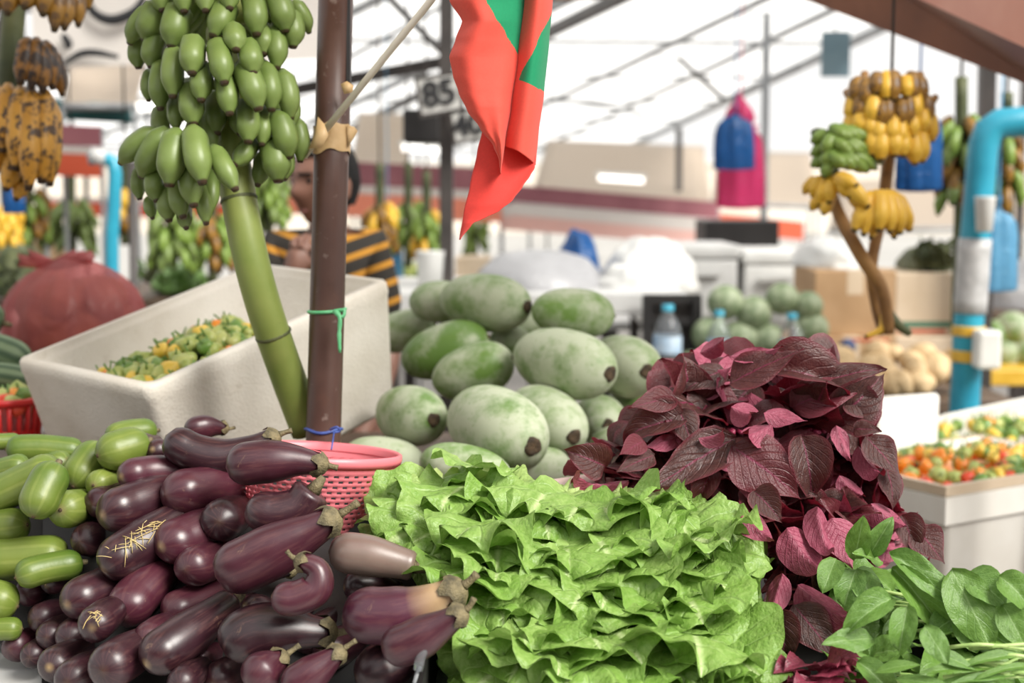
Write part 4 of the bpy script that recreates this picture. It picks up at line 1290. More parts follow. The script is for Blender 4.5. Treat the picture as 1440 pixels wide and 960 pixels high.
# clear sign clip at the right foot of the eggplant heap
t = thing('price_clip', P(586, 990, 1.70), 'clear plastic clip tube on a thin rod in front of the lowest eggplants', 'clip')
mb = MB(); tube(mb, [P(598, 905, 1.70), P(592, 922, 1.70), P(588, 942, 1.70)], .0062, 14); mb.build('tube', M['pet'], t)
mb = MB(); tube(mb, [P(590, 935, 1.70), P(582, 962, 1.70), P(576, 1000, 1.70)], .0024, 8); mb.build('rod', M['grey_steel'], t)
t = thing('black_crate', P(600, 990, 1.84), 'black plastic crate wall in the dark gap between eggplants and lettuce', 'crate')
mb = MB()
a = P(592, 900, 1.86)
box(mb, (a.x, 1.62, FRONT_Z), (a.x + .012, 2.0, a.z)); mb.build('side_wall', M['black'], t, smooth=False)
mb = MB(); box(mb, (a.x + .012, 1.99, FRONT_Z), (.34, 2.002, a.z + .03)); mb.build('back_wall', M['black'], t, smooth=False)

# ---------------------------------------------------------------- red net bag, striped gourds, red basket at the left
bd = 3.45
c = P(105, 440, bd)
t = thing('red_plastic_bag', c - V((0, 0, .13)), 'knotted thin red plastic bag stuffed full, behind the left foam box', 'bag')
mb = MB()
rg = random.Random(8)
R_ = 101 / FPX * bd
prof = [(.02, -.80), (.60, -.78), (.90, -.58), (1.0, -.25), (.98, .05), (.86, .35), (.62, .60), (.34, .75), (.16, .83)]
lathe(mb, [(r_ * R_, z_ * R_ * .92) for r_, z_ in prof], 64, Matrix.Translation(c), shape=lambda a, t_: 1 + (.022 * sin(13 * a + 4 * t_) + .018 * sin(23 * a + 2 * t_)) * (0.3 + t_ * 2.0))
o = mb.build('sack', M['film_red'], t)
o.modifiers.new('round', 'SUBSURF').render_levels = 1
mb = MB()
k = P(75, 372, bd - .02)
for q in range(7):
    a = rg.uniform(-.6, .5) + pi * (q % 2) * .9
    tip = k + V((cos(a) * .055 * (1 + rg.random()), rg.uniform(-.03, .01), .01 + .016 * rg.random()))
    vs = [k + V((0, 0, -.014)), k + V((.006, -.01, .0)), k + V((0, 0, .012)), tip + V((0, 0, .014)), tip + V((.01, -.012, -.002)), tip + V((0, 0, -.016))]
    mb.add(vs, [(0, 1, 4, 5), (1, 2, 3, 4)])
o = mb.build('knot', M['film_red'], t); sm = o.modifiers.new('t', 'SOLIDIFY'); sm.thickness = .001
for q in range(34):
    a = rg.uniform(0, 6.28); rr_ = R_ * .56 * sqrt(rg.random()) ; z_ = rg.uniform(-.50, .22) * R_
    mb = MB(); lathe(mb, [(max(.001, sin(pi * i / 8) * .055), -cos(pi * i / 8) * .055) for i in range(9)], 12, Matrix.Translation(c + V((rr_ * cos(a), rr_ * sin(a), z_))))
    mb.build('contents', mottled('bag_contents_%d' % q, (0.16, 0.09, 0.045), (0.26, 0.16, 0.07), 12), t) if q == 0 else mb.build('contents', bpy.data.materials['bag_contents_0'], t)

for lab, pix, R, d in (('upper dark green ribbed gourd at the left edge above the red basket', [(-70, 496), (-10, 492), (44, 512)], 24, 2.95), ('lower dark green ribbed gourd resting on the red basket', [(-70, 528), (-5, 528), (48, 536)], 19, 2.88),
                       ('dark green gourd behind the two ribbed ones at the left edge', [(-70, 452), (-30, 446), (4, 454)], 24, 3.05)):
    pts = [P(x, y, d) for x, y in pix]
    path = catmull(pts, 18); R = R / FPX * d
    mb = MB(); tube(mb, path, [R * max(.08, sqrt(max(0, 1 - (1 - min(1, min(i, 18 - i) / 4.0)) ** 2))) for i in range(19)], 24, shape=lambda a, t_: 1 + .035 * cos(8 * a))
    t = thing('ribbed_gourd', path[9] - V((0, 0, R)), lab, 'gourd')
    mb.build('fruit', M['snake_gourd'], t)
    mb = MB(); tube(mb, [path[-1], path[-1] + (path[-1] - path[-2]).normalized() * .02], [R * .2, R * .12], 7); mb.build('stem', M['calyx'], t)

rd = 2.78
c = P(8, 562, rd)
t = thing('red_basket', c - V((0, 0, .075)), 'small red plastic basket of peppers at the left edge below the ribbed gourds', 'basket')
r0 = 50 / FPX * rd
mb = MB(); lathe(mb, [(r0 * .96, -.004), (r0 * 1.04, -.006), (r0 * 1.05, .006), (r0 * .98, .008), (r0 * .95, .0)], 40, Matrix.Translation(c)); mb.build('rim', M['red_plastic'], t)
mb = MB()
for k in range(22):
    a = 2 * pi * k / 22
    bar(mb, c + V((cos(a) * r0 * .98, sin(a) * r0 * .98, 0)), c + V((cos(a) * r0 * .84, sin(a) * r0 * .84, -.075)), .008, .003)
mb.build('ribs', M['red_plastic'], t)
mb = MB(); lathe(mb, [(.001, -.075), (r0 * .86, -.075), (r0 * .80, -.070), (r0 * .80, -.055), (r0 * .83, -.055), (r0 * .86, -.07)], 40, Matrix.Translation(c)); mb.build('bottom', M['red_plastic'], t)
mb = MB(); lathe(mb, [(r0 * .93, 0), (r0 * .80, -.07)], 40, Matrix.Translation(c)); mb.build('liner', M['film_red'], t)
peppers(16, lambda rg: c + V((rg.uniform(-.6, .6) * r0, rg.uniform(-.6, .6) * r0, rg.uniform(-.02, .008))), 'pepper in the small red basket', 'peppers in the red basket', [3, 3, 1, .5, 3], 12, 1.2)
# ---------------------------------------------------------------- leaves
def leaf(name, mt, outline, nu=16, nv=10, fold=.2, droop=(0.0, .9), wave=.04, frill=0.0, ffreq=9, pucker=0.0, seed=0, curl=0.0, notch=0.0):
    """unit-long leaf along +Y, upper side +Z. outline(u) half width"""
    rg = random.Random(seed)
    off = V((rg.uniform(0, 50), rg.uniform(0, 50), rg.uniform(0, 50)))
    mb = MB(); vs = []; uv = []
    y = z = 0.0
    ys = []
    for j in range(nu + 1):
        u = j / nu
        th = droop[0] + droop[1] * u ** 1.4
        if j: y += cos(th) / nu; z -= sin(th) / nu
        ys.append((u, y, z, th))
    p1, p2 = rg.uniform(0, 6), rg.uniform(0, 6)
    for u, y, z, th in ys:
        hw = outline(u)
        for i in range(nv + 1):
            v = -1 + 2 * i / nv
            x = v * hw
            a = abs(v)
            e = max(a, (u - .55) / .45 if u > .55 else 0)
            h = fold * abs(x) - curl * (abs(x) / .3) ** 2 * .1
            h += wave * sin(u * 7 + (p1 if v < 0 else p2)) * a * a
            nn = noise.noise(V((x * 5, u * 5, 0)) + off)
            h += pucker * nn * .5 + pucker * .6 * noise.noise(V((x * 13, u * 13, 3)) + off)
            if frill:
                s = u * 1.0 + (1 - a) * .6 * (1 if u > .8 else 0)
                w1 = sin(ffreq * 6.28 * s * (1 if v < 0 else 1.13) + p1 * (1 if v < 0 else 2) + 3 * noise.noise(V((v, u * 3, 7)) + off))
                w2 = sin(ffreq * 6.28 * (v * .55 + .5) + p2)
                ww = w1 if a > (u - .55) / .45 else w2
                h += frill * e ** 2.2 * (ww + .5 * nn)
                x *= 1 + .10 * e * e * sin(ffreq * 9 * s + p2)
            yy = y + notch * (rg.random() - .5) * (e > .92)
            vs.append(V((x, yy + h * sin(th), z + h * cos(th)))); uv.append((v, u))
    fs = []
    for j in range(nu):
        for i in range(nv):
            fs.append((j * (nv + 1) + i, j * (nv + 1) + i + 1, (j + 1) * (nv + 1) + i + 1, (j + 1) * (nv + 1) + i))
    mb.add(vs, fs, uv)
    return mb.mesh(name, mt)

def o_lettuce(u): return .09 * (1 - u) ** 2 + .50 * (sin(pi * min(1, u ** 1.25 * .93 + .04))) ** .62 * (.30 + .70 * min(1, u * 1.6))
def o_amar(u): return max(.004, .46 * (sin(pi * u ** .70) ** 1.05) * (1.10 - .52 * u)) if 0 < u < 1 else .004
def o_ovate(u): return max(.004, .37 * sin(pi * min(1, u ** .78)) ** .75) if 0 < u < 1 else .006
def o_lance(u): return max(.004, .20 * sin(pi * u ** .85) ** .8) if 0 < u < 1 else .005

def lettuce_mesh(seed):
    """broad round blade with a ruffled margin, one unit long"""
    rg = random.Random(seed); off = V([rg.uniform(0, 50) for _ in range(3)])
    nu, nv = 30, 26
    fr = 1.0 if seed < 6 else 1.45; k1 = rg.choice((4, 5, 6)) + (3 if seed >= 6 else 0); k2 = rg.choice((9, 10, 11)) + (3 if seed >= 6 else 0); p1, p2 = rg.uniform(0, 6), rg.uniform(0, 6)
    bend = rg.uniform(.1, .9); cup = rg.uniform(-.25, .30); wid = rg.uniform(.50, .66); tw = rg.uniform(-.5, .5)
    mb = MB(); vs = []; uv = []
    y = z = 0.0; pu = 0.0
    for j in range(nu + 1):
        u = sin(j / nu * pi / 2) ** 1.1
        th = -.15 + bend * u ** 2
        y += cos(th) * (u - pu); z -= sin(th) * (u - pu); pu = u
        q = max(0, (u - .62) / .38)
        hw = wid * min(1, .10 + 1.25 * u ** .85) * sqrt(max(0, 1 - q ** 2.6))
        for i in range(nv + 1):
            v = sin((-1 + 2 * i / nv) * pi / 2)
            x = v * hw
            phi = atan2(x, u - .50)
            rr = max(abs(v), q)
            e = rr ** 2.4
            n1 = noise.noise(V((x * 4, u * 4, 0)) + off); n2 = noise.noise(V((x * 11, u * 11, 5)) + off)
            h = fr * e * (.075 * sin(k1 * phi + p1 + 2 * n1) + .030 * sin(k2 * phi + p2 + 3 * n1)) + .060 * n1 + .022 * n2 * (1 - .4 * rr)
            h += cup * x * x + tw * x * u * .35 - .02 * math.exp(-(x / .03) ** 2)
            x *= 1 + .022 * e * sin(k2 * 1.7 * phi + p1) + .05 * e * n1
            dy = .018 * e * sin(k1 * 2.3 * phi + p2) * q
            vs.append(V((x, y + dy + h * sin(th), z + h * cos(th)))); uv.append((v, u))
    fs = []
    for j in range(nu):
        for i in range(nv):
            fs.append((j * (nv + 1) + i, j * (nv + 1) + i + 1, (j + 1) * (nv + 1) + i + 1, (j + 1) * (nv + 1) + i))
    mb.add(vs, fs, uv)
    return mb.mesh('lettuce_leaf', M['lettuce'])
LET = [lettuce_mesh(k) for k in range(10)]
AMA = [leaf('amaranth_leaf', M['amaranth'], o_amar, 16, 10, fold=.12 + .22 * (k % 4), droop=(-.25, .4 + .5 * (k % 4)), wave=.05, pucker=.055, seed=20 + k, curl=.5 * (k % 2)) for k in range(12)]
AMB = [leaf('young_leaf', M['amaranth_bright'], o_amar, 14, 10, fold=.35, droop=(-.3, .9 + .3 * k), wave=.06, pucker=.06, seed=30 + k) for k in range(3)]
SPI = [leaf('spinach_leaf', M['spinach'], o_ovate, 16, 10, fold=.15 + .2 * (k % 3), droop=(-.2, .3 + .5 * (k % 3)), wave=.06, pucker=.065, seed=40 + k) for k in range(6)]
SPL = [leaf('narrow_leaf', M['spinach'], o_lance, 14, 8, fold=.2, droop=(-.1, .4 + .2 * k), wave=.02, pucker=.02, seed=50 + k) for k in range(3)]

def fits(poly, base, dv, nr, s, hw):
    """whether a leaf of length s keeps to its own heap"""
    B = basis(dv, nr); x = B.col[0]; dv = V(dv).normalized()
    for p in (base + dv * s, base + dv * s * .62 + x * (s * hw), base + dv * s * .62 - x * (s * hw), base + dv * s * .85 + x * (s * hw * .6), base + dv * s * .85 - x * (s * hw * .6)):
        if not inside(poly, *pixel(p)): return False
    return True
LET_AREA = [(505, 750), (528, 698), (580, 645), (640, 645), (700, 658), (748, 694), (800, 684), (850, 698), (960, 694), (1012, 706), (1050, 735), (1088, 772), (1084, 800), (1068, 830), (1088, 870), (1086, 1200), (612, 1200), (636, 960), (622, 940), (640, 866), (650, 830), (588, 800), (575, 772), (540, 772)]
AMA_AREA = [(775, 692), (798, 626), (850, 636), (872, 596), (886, 562), (940, 545), (948, 512), (972, 470), (1025, 472), (1035, 487), (1095, 478), (1120, 486), (1180, 502), (1242, 503), (1248, 545), (1238, 578), (1218, 598), (1240, 598), (1238, 625), (1264, 665), (1262, 718), (1284, 730), (1328, 758), (1322, 792), (1290, 790), (1205, 805), (1196, 895), (1080, 945), (1066, 770), (1036, 735), (960, 710), (850, 705)]
SPI_AREA = [(1150, 800), (1196, 785), (1195, 722), (1225, 738), (1258, 722), (1258, 776), (1330, 786), (1350, 798), (1440, 802), (1560, 795), (1560, 1200), (1075, 1200), (1150, 925), (1156, 872)]

# lettuce: heads laid in tiers, leaf tips to the front
def d_let(px, py):
    return 1.76 + max(0, 960 - py) * 0.00078 + max(0, 640 - px) * .0008 + max(0, px - 1020) * .0006
HEADS = [
 ('leafy lettuce head at the top left corner of the pile, beside the basket', 556, 712, 'L'), ('lettuce head on top with one large upright leaf, left of middle', 640, 690, 'T'),
 ('lettuce head on top in front of the pale foam tray edge', 752, 716, 'T'), ('pale lettuce head on the top row under the red leaves', 860, 734, 'T'),
 ('lettuce head on the top row, second from the right end', 960, 738, 'T'), ('light lettuce head at the top right end of the pile', 1035, 752, 'R'),
 ('lettuce head under the upright-leaved one, beside the grey eggplant', 612, 776, 'L'), ('tightly frilled lettuce head in the second tier, left of middle', 708, 786, ''),
 ('frilled lettuce head in the middle of the second tier', 806, 800, ''), ('lettuce head in the second tier, right of middle', 910, 812, ''), ('lettuce head at the right end of the second tier', 1008, 822, 'R'),
 ('lettuce head by the pale-necked eggplant stem', 660, 852, 'L'), ('curly lettuce head in the third tier, left of middle', 752, 872, ''), ('lettuce head in the middle of the third tier', 850, 878, ''),
 ('lettuce head in the third tier, right of middle', 945, 888, ''), ('lettuce head at the right end of the third tier', 1032, 896, 'R'),
 ('lettuce head at the bottom beside the clear clip', 668, 938, 'L'), ('lettuce head in the bottom tier with a broad folded leaf', 770, 950, ''), ('lettuce head at the bottom middle of the pile', 866, 956, ''),
 ('lettuce head in the bottom tier, second from the right end', 958, 962, ''), ('lettuce head at the bottom right end of the pile', 1040, 966, 'R')]
for k, (lab, px, py, side) in enumerate(HEADS):
    rg = random.Random(100 + k)
    d = d_let(px, py)
    tipc = P(px, py, d)
    sx = {'L': -.45, 'R': .42}.get(side, (px - 830) / 800.0)
    ax = V((sx, -1.0, .05)).normalized()
    root = tipc - ax * .125
    t = thing('lettuce_head', root, lab, 'lettuce', 'lettuce heads in the pile')
    n = 11
    for q in range(n):
        lev = q / (n - 1)                       # outermost leaf lies lowest, the heart stands highest
        for attempt in range(14):
            s = rg.uniform(.125, .170) * (1 - .022 * attempt)
            yaw_ = rg.uniform(-.75, .75)
            dz = -.70 + .95 * lev + rg.uniform(-.25, .2)
            if side == 'T': dz += .25
            dv = V((ax.x + sin(yaw_) * .9, ax.y * cos(yaw_), dz)).normalized()
            nr = V((rg.uniform(-.45, .45), -.55 + .2 * dz, 1.0 - .3 * abs(dz)))
            base = root + V((rg.uniform(-.03, .03), rg.uniform(-.02, .02), -.030 + .055 * lev)) + ax * (.028 - .03 * abs(lev - .4) - .006 * attempt)
            if fits(LET_AREA, base, dv, nr, s, .45): break
        else: continue
        spot('leaf', LET[rg.randrange(10) if side else rg.choice((0, 2, 4, 6, 7, 8, 9))], base, dv, nr, (s, s, s * rg.uniform(.8, 1.4)), t)
    mb = MB(); tube(mb, [root - ax * .03, root + ax * .02, root + ax * .05], [.016, .018, .008], 9); mb.build('stump', M['green_stem'], t)

def px_leaf(name, me, x0, y0, x1, y1, d0, d1, wpx, t, lean=(0, 0, 0), flip=False, aspect=.40):
    """leaf from its base px to its tip px; lean tips its upper side from facing the viewer"""
    a = P(x0, y0, d0); b = P(x1, y1, d1)
    dv = b - a; L = dv.length
    nrm = (CAM - a).normalized() + V(lean)
    if flip: nrm = -nrm
    w = wpx / FPX * d0 / (aspect * 2)
    return spot('leaf', me, a, dv, nrm, (w * 1.05, L * 1.10, L), t)

# red amaranth: bunches over a dome
BUN = [('topmost red amaranth bunch, leaf tips up against the bottles', 985, 505, 2.22), ('red amaranth bunch at the top with a broad arching brown leaf', 1075, 530, 2.16), ('red amaranth bunch at the upper right edge before the potatoes', 1195, 545, 2.17),
       ('red amaranth bunch at the upper left with dark pointed leaves', 930, 580, 2.14), ('red amaranth bunch in the centre with two large dull brown leaves', 1040, 610, 2.08), ('red amaranth bunch right of the two large dull leaves', 1135, 610, 2.09),
       ('red amaranth bunch reaching left onto the pale tray edge', 855, 668, 2.10), ('red amaranth bunch behind the lettuce top', 960, 680, 2.10), ('red amaranth bunch on the right flank with pink folded leaves', 1205, 660, 2.12),
       ('red amaranth bunch trailing at the far right by the chilli box', 1275, 735, 2.10), ('red amaranth bunch hanging in the middle with pink undersides', 1125, 745, 2.00), ('red amaranth bunch low beside the right end of the lettuce', 1095, 790, 1.97),
       ('dark lowest red amaranth bunch behind the bright young leaves', 1130, 860, 1.96)]
BT = []
for k, (lab, px, py, d) in enumerate(BUN):
    c = P(px, py, d + .10)
    t = thing('amaranth_bunch', c - V((0, 0, .05)), lab, 'amaranth', 'red amaranth bunches'); BT.append((t, px, py, d))
    rg = random.Random(200 + k)
    mb = MB()
    for q in range(5):
        a = c + V((rg.uniform(-.02, .02), rg.uniform(0, .03), 0)); e = a + V((rg.uniform(-.05, .05), .16, -.08))
        tube(mb, catmull([a + V((0, -.05, .01)), a, e], 6), .0035, 6)
    mb.build('stems', M['amaranth_stem'], t)
    for q in range(22):
        for attempt in range(14):
            an = rg.uniform(0, 2 * pi)
            rr_ = rg.uniform(.01, .05)
            dirx = V((cos(an), -.55 + rg.uniform(-.4, .3), sin(an) * .9 - .25)).normalized()
            base = c + V((cos(an) * rr_, rg.uniform(-.03, .05), sin(an) * rr_))
            s = rg.uniform(.075, .125) * (1 - .03 * attempt)
            up = V((cos(an) * .3 + rg.uniform(-.6, .6), -.8, .65 + .5 * sin(an)))
            if fits(AMA_AREA, base, dirx, up, s, .28): break
        else: continue
        if rg.random() < .30: up = -up
        spot('leaf', AMA[rg.randrange(len(AMA))], base, dirx, up, (s * rg.uniform(.9, 1.2), s, s), t)
def near_bunch(x, y):
    return min(BT, key=lambda b: (b[1] - x) ** 2 + (b[2] - y) ** 2)
KEY = [  # base px, tip px, width px, lean, underside shown
 (1034, 616, 918, 692, 66, (.0, 0, .5), 0), (1030, 628, 1122, 694, 80, (0, 0, .3), 0), (1127, 612, 1148, 706, 56, (.2, 0, .3), 0), (1076, 520, 1226, 540, 62, (0, 0, .9), 0), (1026, 540, 1124, 498, 50, (0, 0, .6), 0),
 (1112, 572, 1214, 540, 56, (0, 0, .4), 0), (1172, 592, 1246, 530, 66, (.5, 0, .2), 0), (960, 590, 868, 604, 50, (0, 0, .6), 0), (950, 560, 888, 576, 40, (-.2, 0, .6), 0), (955, 576, 975, 628, 40, (0, 0, .2), 0),
 (852, 656, 800, 633, 48, (0, 0, .1), 0), (884, 676, 786, 688, 26, (0, 0, .6), 1), (978, 556, 1024, 516, 34, (0, 0, .6), 1), (1026, 500, 1098, 492, 24, (0, 0, .7), 1), (984, 496, 1026, 476, 24, (0, 0, .3), 1),
 (1028, 572, 1068, 592, 34, (0, 0, .3), 1), (1074, 580, 1130, 588, 28, (0, 0, .7), 1), (960, 610, 904, 632, 22, (0, 0, .6), 1), (982, 616, 1026, 610, 22, (0, 0, .7), 1), (1086, 596, 1038, 624, 36, (0, 0, .5), 1),
 (1034, 640, 1056, 702, 32, (0, 0, .2), 1), (1176, 598, 1194, 648, 22, (.3, 0, .2), 1), (1180, 668, 1216, 706, 26, (.2, 0, .4), 1), (1208, 626, 1238, 684, 26, (.5, 0, .2), 1), (1218, 614, 1262, 670, 44, (.4, 0, .2), 0),
 (1246, 656, 1258, 712, 36, (.5, 0, .2), 0), (1224, 708, 1274, 748, 34, (.1, 0, .5), 1), (1268, 724, 1292, 780, 38, (.2, 0, .3), 0), (1288, 742, 1324, 790, 48, (.2, 0, .4), 0), (1200, 604, 1236, 604, 28, (0, 0, .6), 0),
 (1106, 742, 1156, 814, 52, (.1, 0, .4), 1), (1150, 712, 1164, 796, 36, (.3, 0, .1), 1), (1170, 728, 1198, 792, 50, (.2, 0, .3), 1), (1042, 726, 1086, 760, 34, (0, 0, .4), 1), (1100, 806, 1078, 880, 30, (-.2, 0, .2), 1),
 (1122, 822, 1200, 890, 46, (.1, 0, .5), 1), (1116, 850, 1175, 925, 54, (0, 0, .2), 0), (1150, 700, 1200, 720, 40, (0, 0, .3), 0), (1060, 690, 1100, 730, 40, (0, 0, .3), 0), (1000, 660, 980, 706, 36, (0, 0, .3), 0),
 (920, 640, 870, 664, 34, (0, 0, .5), 0), (1150, 540, 1240, 516, 40, (0, 0, .6), 0), (1190, 560, 1240, 580, 46, (.3, 0, .2), 0), (1090, 860, 1110, 930, 50, (0, 0, .2), 0), (905, 620, 872, 640, 30, (0, 0, .3), 0), (1020, 520, 960, 548, 40, (-.1, 0, .5), 0)]
for k, (x0, y0, x1, y1, wpx, lean, und) in enumerate(KEY):
    t, bx, by, d = near_bunch((x0 + x1) / 2, (y0 + y1) / 2)
    px_leaf('leaf', AMA[k % 12], x0, y0, x1, y1, d - .035, d - .06, wpx, t, lean, bool(und), .40)
t = thing('young_amaranth_bunch', P(1145, 965, 1.74), 'bright red young amaranth bunch at the bottom edge beside the lettuce', 'amaranth')
rg = random.Random(71)
c = P(1140, 955, 1.78)
for q in range(34):
    an = rg.uniform(-pi, pi)
    x = rg.uniform(-.055, .055)
    dv = V((cos(an) + x * 8, -.7, sin(an) * .7 + .15)).normalized()
    s = rg.uniform(.04, .062)
    spot('leaf', AMB[rg.randrange(3)], c + V((x, rg.uniform(-.02, .04), rg.uniform(-.03, .012))), dv, V((cos(an) * .4, -.5, 1)), (s, s, s), t)

# green leaf spinach at the lower right
SB = [('green spinach bunch with a two-lobed upright leaf beside the red leaves', 1215, 800, 1.93), ('green spinach bunch with long pale leaves, middle of the right corner', 1310, 830, 1.90), ('green spinach bunch with the broadest leaf at the right', 1380, 850, 1.88),
      ('green spinach bunch at the right edge', 1430, 880, 1.86), ('green spinach bunch at the bottom beside the young red leaves', 1220, 910, 1.80), ('green spinach bunch of narrow leaves and stalks at the bottom right', 1350, 940, 1.76)]
ST = []
for k, (lab, px, py, d) in enumerate(SB):
    c = P(px, py, d + .07)
    t = thing('spinach_bunch', c - V((0, 0, .03)), lab, 'spinach', 'green spinach bunches'); ST.append((t, px, py, d))
    rg = random.Random(300 + k)
    for q in range(24):
        for attempt in range(14):
            an = rg.uniform(-.5, pi + .5)
            dv = V((cos(an), -.8 + rg.uniform(-.4, .5), sin(an) * .45 - .15)).normalized()
            s = rg.uniform(.06, .10) * (1 - .03 * attempt)
            base = c + V((rg.uniform(-.05, .05), rg.uniform(-.03, .05), rg.uniform(-.055, .0)))
            nr = V((rg.uniform(-.5, .5), -.5, 1))
            if fits(SPI_AREA, base, dv, nr, s, .3): break
        else: continue
        spot('leaf', SPI[rg.randrange(6)], base, dv, nr, (s * rg.uniform(.8, 1.1), s, s), t)
    for q in range(6):
        mb = MB(); a = c + V((rg.uniform(-.07, .07), rg.uniform(-.09, -.02), rg.uniform(-.04, -.015))); e = a + V((rg.uniform(.04, .11), rg.uniform(-.06, .02), rg.uniform(-.02, .01)))
        tube(mb, catmull([a, (a + e) / 2 + V((0, 0, .008)), e], 6), .0026, 6); mb.build('stem', M['green_stem'], t)
SK = [(1202, 786, 1214, 728, 34, (0, 0, .1), 0), (1222, 782, 1252, 732, 30, (0, 0, .1), 0), (1204, 800, 1186, 850, 40, (0, 0, .4), 0), (1208, 802, 1230, 856, 38, (0, 0, .4), 0), (1250, 778, 1348, 850, 40, (0, 0, .7), 0),
      (1254, 798, 1332, 882, 44, (0, 0, .4), 0), (1338, 800, 1388, 904, 66, (0, 0, .5), 0), (1358, 806, 1414, 846, 50, (0, 0, .7), 0), (1405, 810, 1452, 850, 44, (0, 0, .6), 0), (1358, 858, 1306, 896, 42, (0, 0, .6), 0),
      (1352, 862, 1372, 912, 40, (0, 0, .4), 0), (1254, 842, 1192, 876, 40, (0, 0, .6), 0), (1228, 898, 1160, 908, 36, (0, 0, .6), 0), (1176, 784, 1158, 828, 34, (0, 0, .3), 0), (1276, 852, 1264, 914, 36, (0, 0, .3), 0), (1240, 790, 1200, 780, 26, (0, 0, .8), 0),
      (1410, 850, 1440, 905, 44, (0, 0, .5), 0), (1206, 930, 1258, 972, 36, (0, 0, .6), 0), (1300, 880, 1330, 930, 34, (0, 0, .4), 0), (1390, 890, 1432, 914, 30, (0, 0, .8), 0)]
for k, (x0, y0, x1, y1, wpx, lean, und) in enumerate(SK):
    t, bx, by, d = min(ST, key=lambda b: (b[1] - (x0 + x1) / 2) ** 2 + (b[2] - (y0 + y1) / 2) ** 2)
    px_leaf('leaf', SPI[k % 6], x0, y0, x1, y1, d - .035, d - .06, wpx, t, lean, False, .37)
NK = [(1405, 938, 1302, 942, 18), (1300, 915, 1370, 935, 22), (1440, 920, 1350, 928, 16), (1440, 948, 1340, 958, 14), (1450, 935, 1380, 945, 12), (1320, 960, 1400, 952, 14), (1260, 955, 1330, 962, 20), (1230, 945, 1290, 930, 18)]
t, _, _, d = ST[-1]
for k, (x0, y0, x1, y1, wpx) in enumerate(NK):
    px_leaf('leaf', SPL[k % 3], x0, y0, x1, y1, d - .03, d - .05, wpx, t, (0, 0, 1.0), False, .20)
rg = random.Random(77)
for k in range(12):
    x0 = rg.uniform(1320, 1400); y0 = rg.uniform(905, 965)
    mb = MB(); tube(mb, catmull([P(x0, y0, d - .02), P(x0 + 40, y0 - 4, d - .035), P(x0 + rg.uniform(70, 110), y0 + rg.uniform(-10, 6), d - .03)], 6), .0028, 6); mb.build('stem', M['green_stem'], t)
# ---------------------------------------------------------------- market roof, awnings, far wall
M['roof_sheet'] = mk('milky_roof_sheet', (0.86, 0.87, 0.88), 0.4)
N(M['roof_sheet']).through(0.72, (0.97, 0.975, 0.98))
M['far_wall'] = mottled('pale_far_wall', (0.70, 0.62, 0.52), (0.80, 0.74, 0.65), .5, .9)
M['maroon'] = mottled('maroon_board', (0.24, 0.075, 0.095), (0.33, 0.12, 0.14), 3, .6)
M['salmon_awning'] = cloth('salmon_awning', (0.92, 0.40, 0.27), .4)  # salmon lightened, putting light from behind the cloth into its colour
M['orange_awning'] = cloth('orange_awning', (0.86, 0.20, 0.10), .45)
M['pink_awning'] = cloth('pale_pink_awning', (0.90, 0.62, 0.56), .4)  # pink lightened likewise, the glow through the cloth is in the colour
M['white_awning'] = cloth('white_awning', (0.84, 0.80, 0.76), .4)
M['tan_awning'] = cloth('tan_awning', (0.50, 0.41, 0.32), .3)
M['teal'] = mottled('teal_tarpaulin', (0.02, 0.10, 0.11), (0.03, 0.15, 0.16), 4, .6)
M['beam_brown'] = mottled('varnished_brown_board', (0.15, 0.048, 0.022), (0.22, 0.075, 0.034), 4, .4)
M['beam_pink'] = mottled('faded_salmon_board', (0.62, 0.28, 0.21), (0.70, 0.36, 0.28), 3, .6)

root = thing('roof', Q(700, 100, 10), None, None); struct(root)
NLr, NRr, FLr, FRr = Q(430, -95, 6.2), Q(1500, -90, 6.2), Q(-150, 205, 15.5), Q(866, 214, 15.5)
def RP(a, b, dz=0.0): return NLr.lerp(NRr, a).lerp(FLr.lerp(FRr, a), b) + V((0, 0, dz))
for k in range(10):
    a0, a1 = k / 10, (k + 1) / 10 + .004
    vs = []; n = 6
    mb = MB(); fs = []
    for j in range(9):
        for i in range(n + 1):
            a = a0 + (a1 - a0) * i / n
            vs.append(RP(a, j / 8, .03 + .012 * cos(i / n * 4 * pi)))
    for j in range(8):
        for i in range(n):
            fs.append((j * (n + 1) + i, j * (n + 1) + i + 1, (j + 1) * (n + 1) + i + 1, (j + 1) * (n + 1) + i))
    mb.add(vs, fs); mb.build('roof_panel', M['roof_sheet'], root)
for a, w_ in ((.02, .05), (.25, .04), (.50, .045), (.565, .06), (.76, .03), (.88, .03), (.995, .045)):
    mb = MB(); bar(mb, RP(a, 0, -.03), RP(a, 1, -.03), w_ * .8, w_); mb.build('rafter', M['dark_steel' if w_ > .045 else 'grey_steel'], root, smooth=False)
for b in (.12, .28, .43, .57, .70, .82, .92, .99):
    mb = MB(); bar(mb, RP(0, b, .0), RP(1, b, .0), .022, .02); mb.build('purlin', M['grey_steel'], root, smooth=False)
def brace(name, x0, y0, Y0, x1, y1, Y1, w_, mt='dark_steel'):
    mb = MB(); bar(mb, Q(x0, y0, Y0), Q(x1, y1, Y1), w_); return mb.build(name, M[mt], root, smooth=False)
brace('tie_beam', 380, 133, 7.0, 640, 84, 7.0, .055)
brace('brace', 545, -5, 7.0, 626, 78, 7.0, .032)
brace('brace', 485, 85, 7.6, 622, 8, 7.6, .020, 'grey_steel')
brace('brace', 926, 56, 9.5, 1018, 140, 9.5, .030)
brace('brace', 772, 137, 9.2, 905, 160, 10, .022, 'grey_steel')
brace('brace', 1020, 140, 9.5, 1200, 60, 9.5, .028, 'grey_steel')
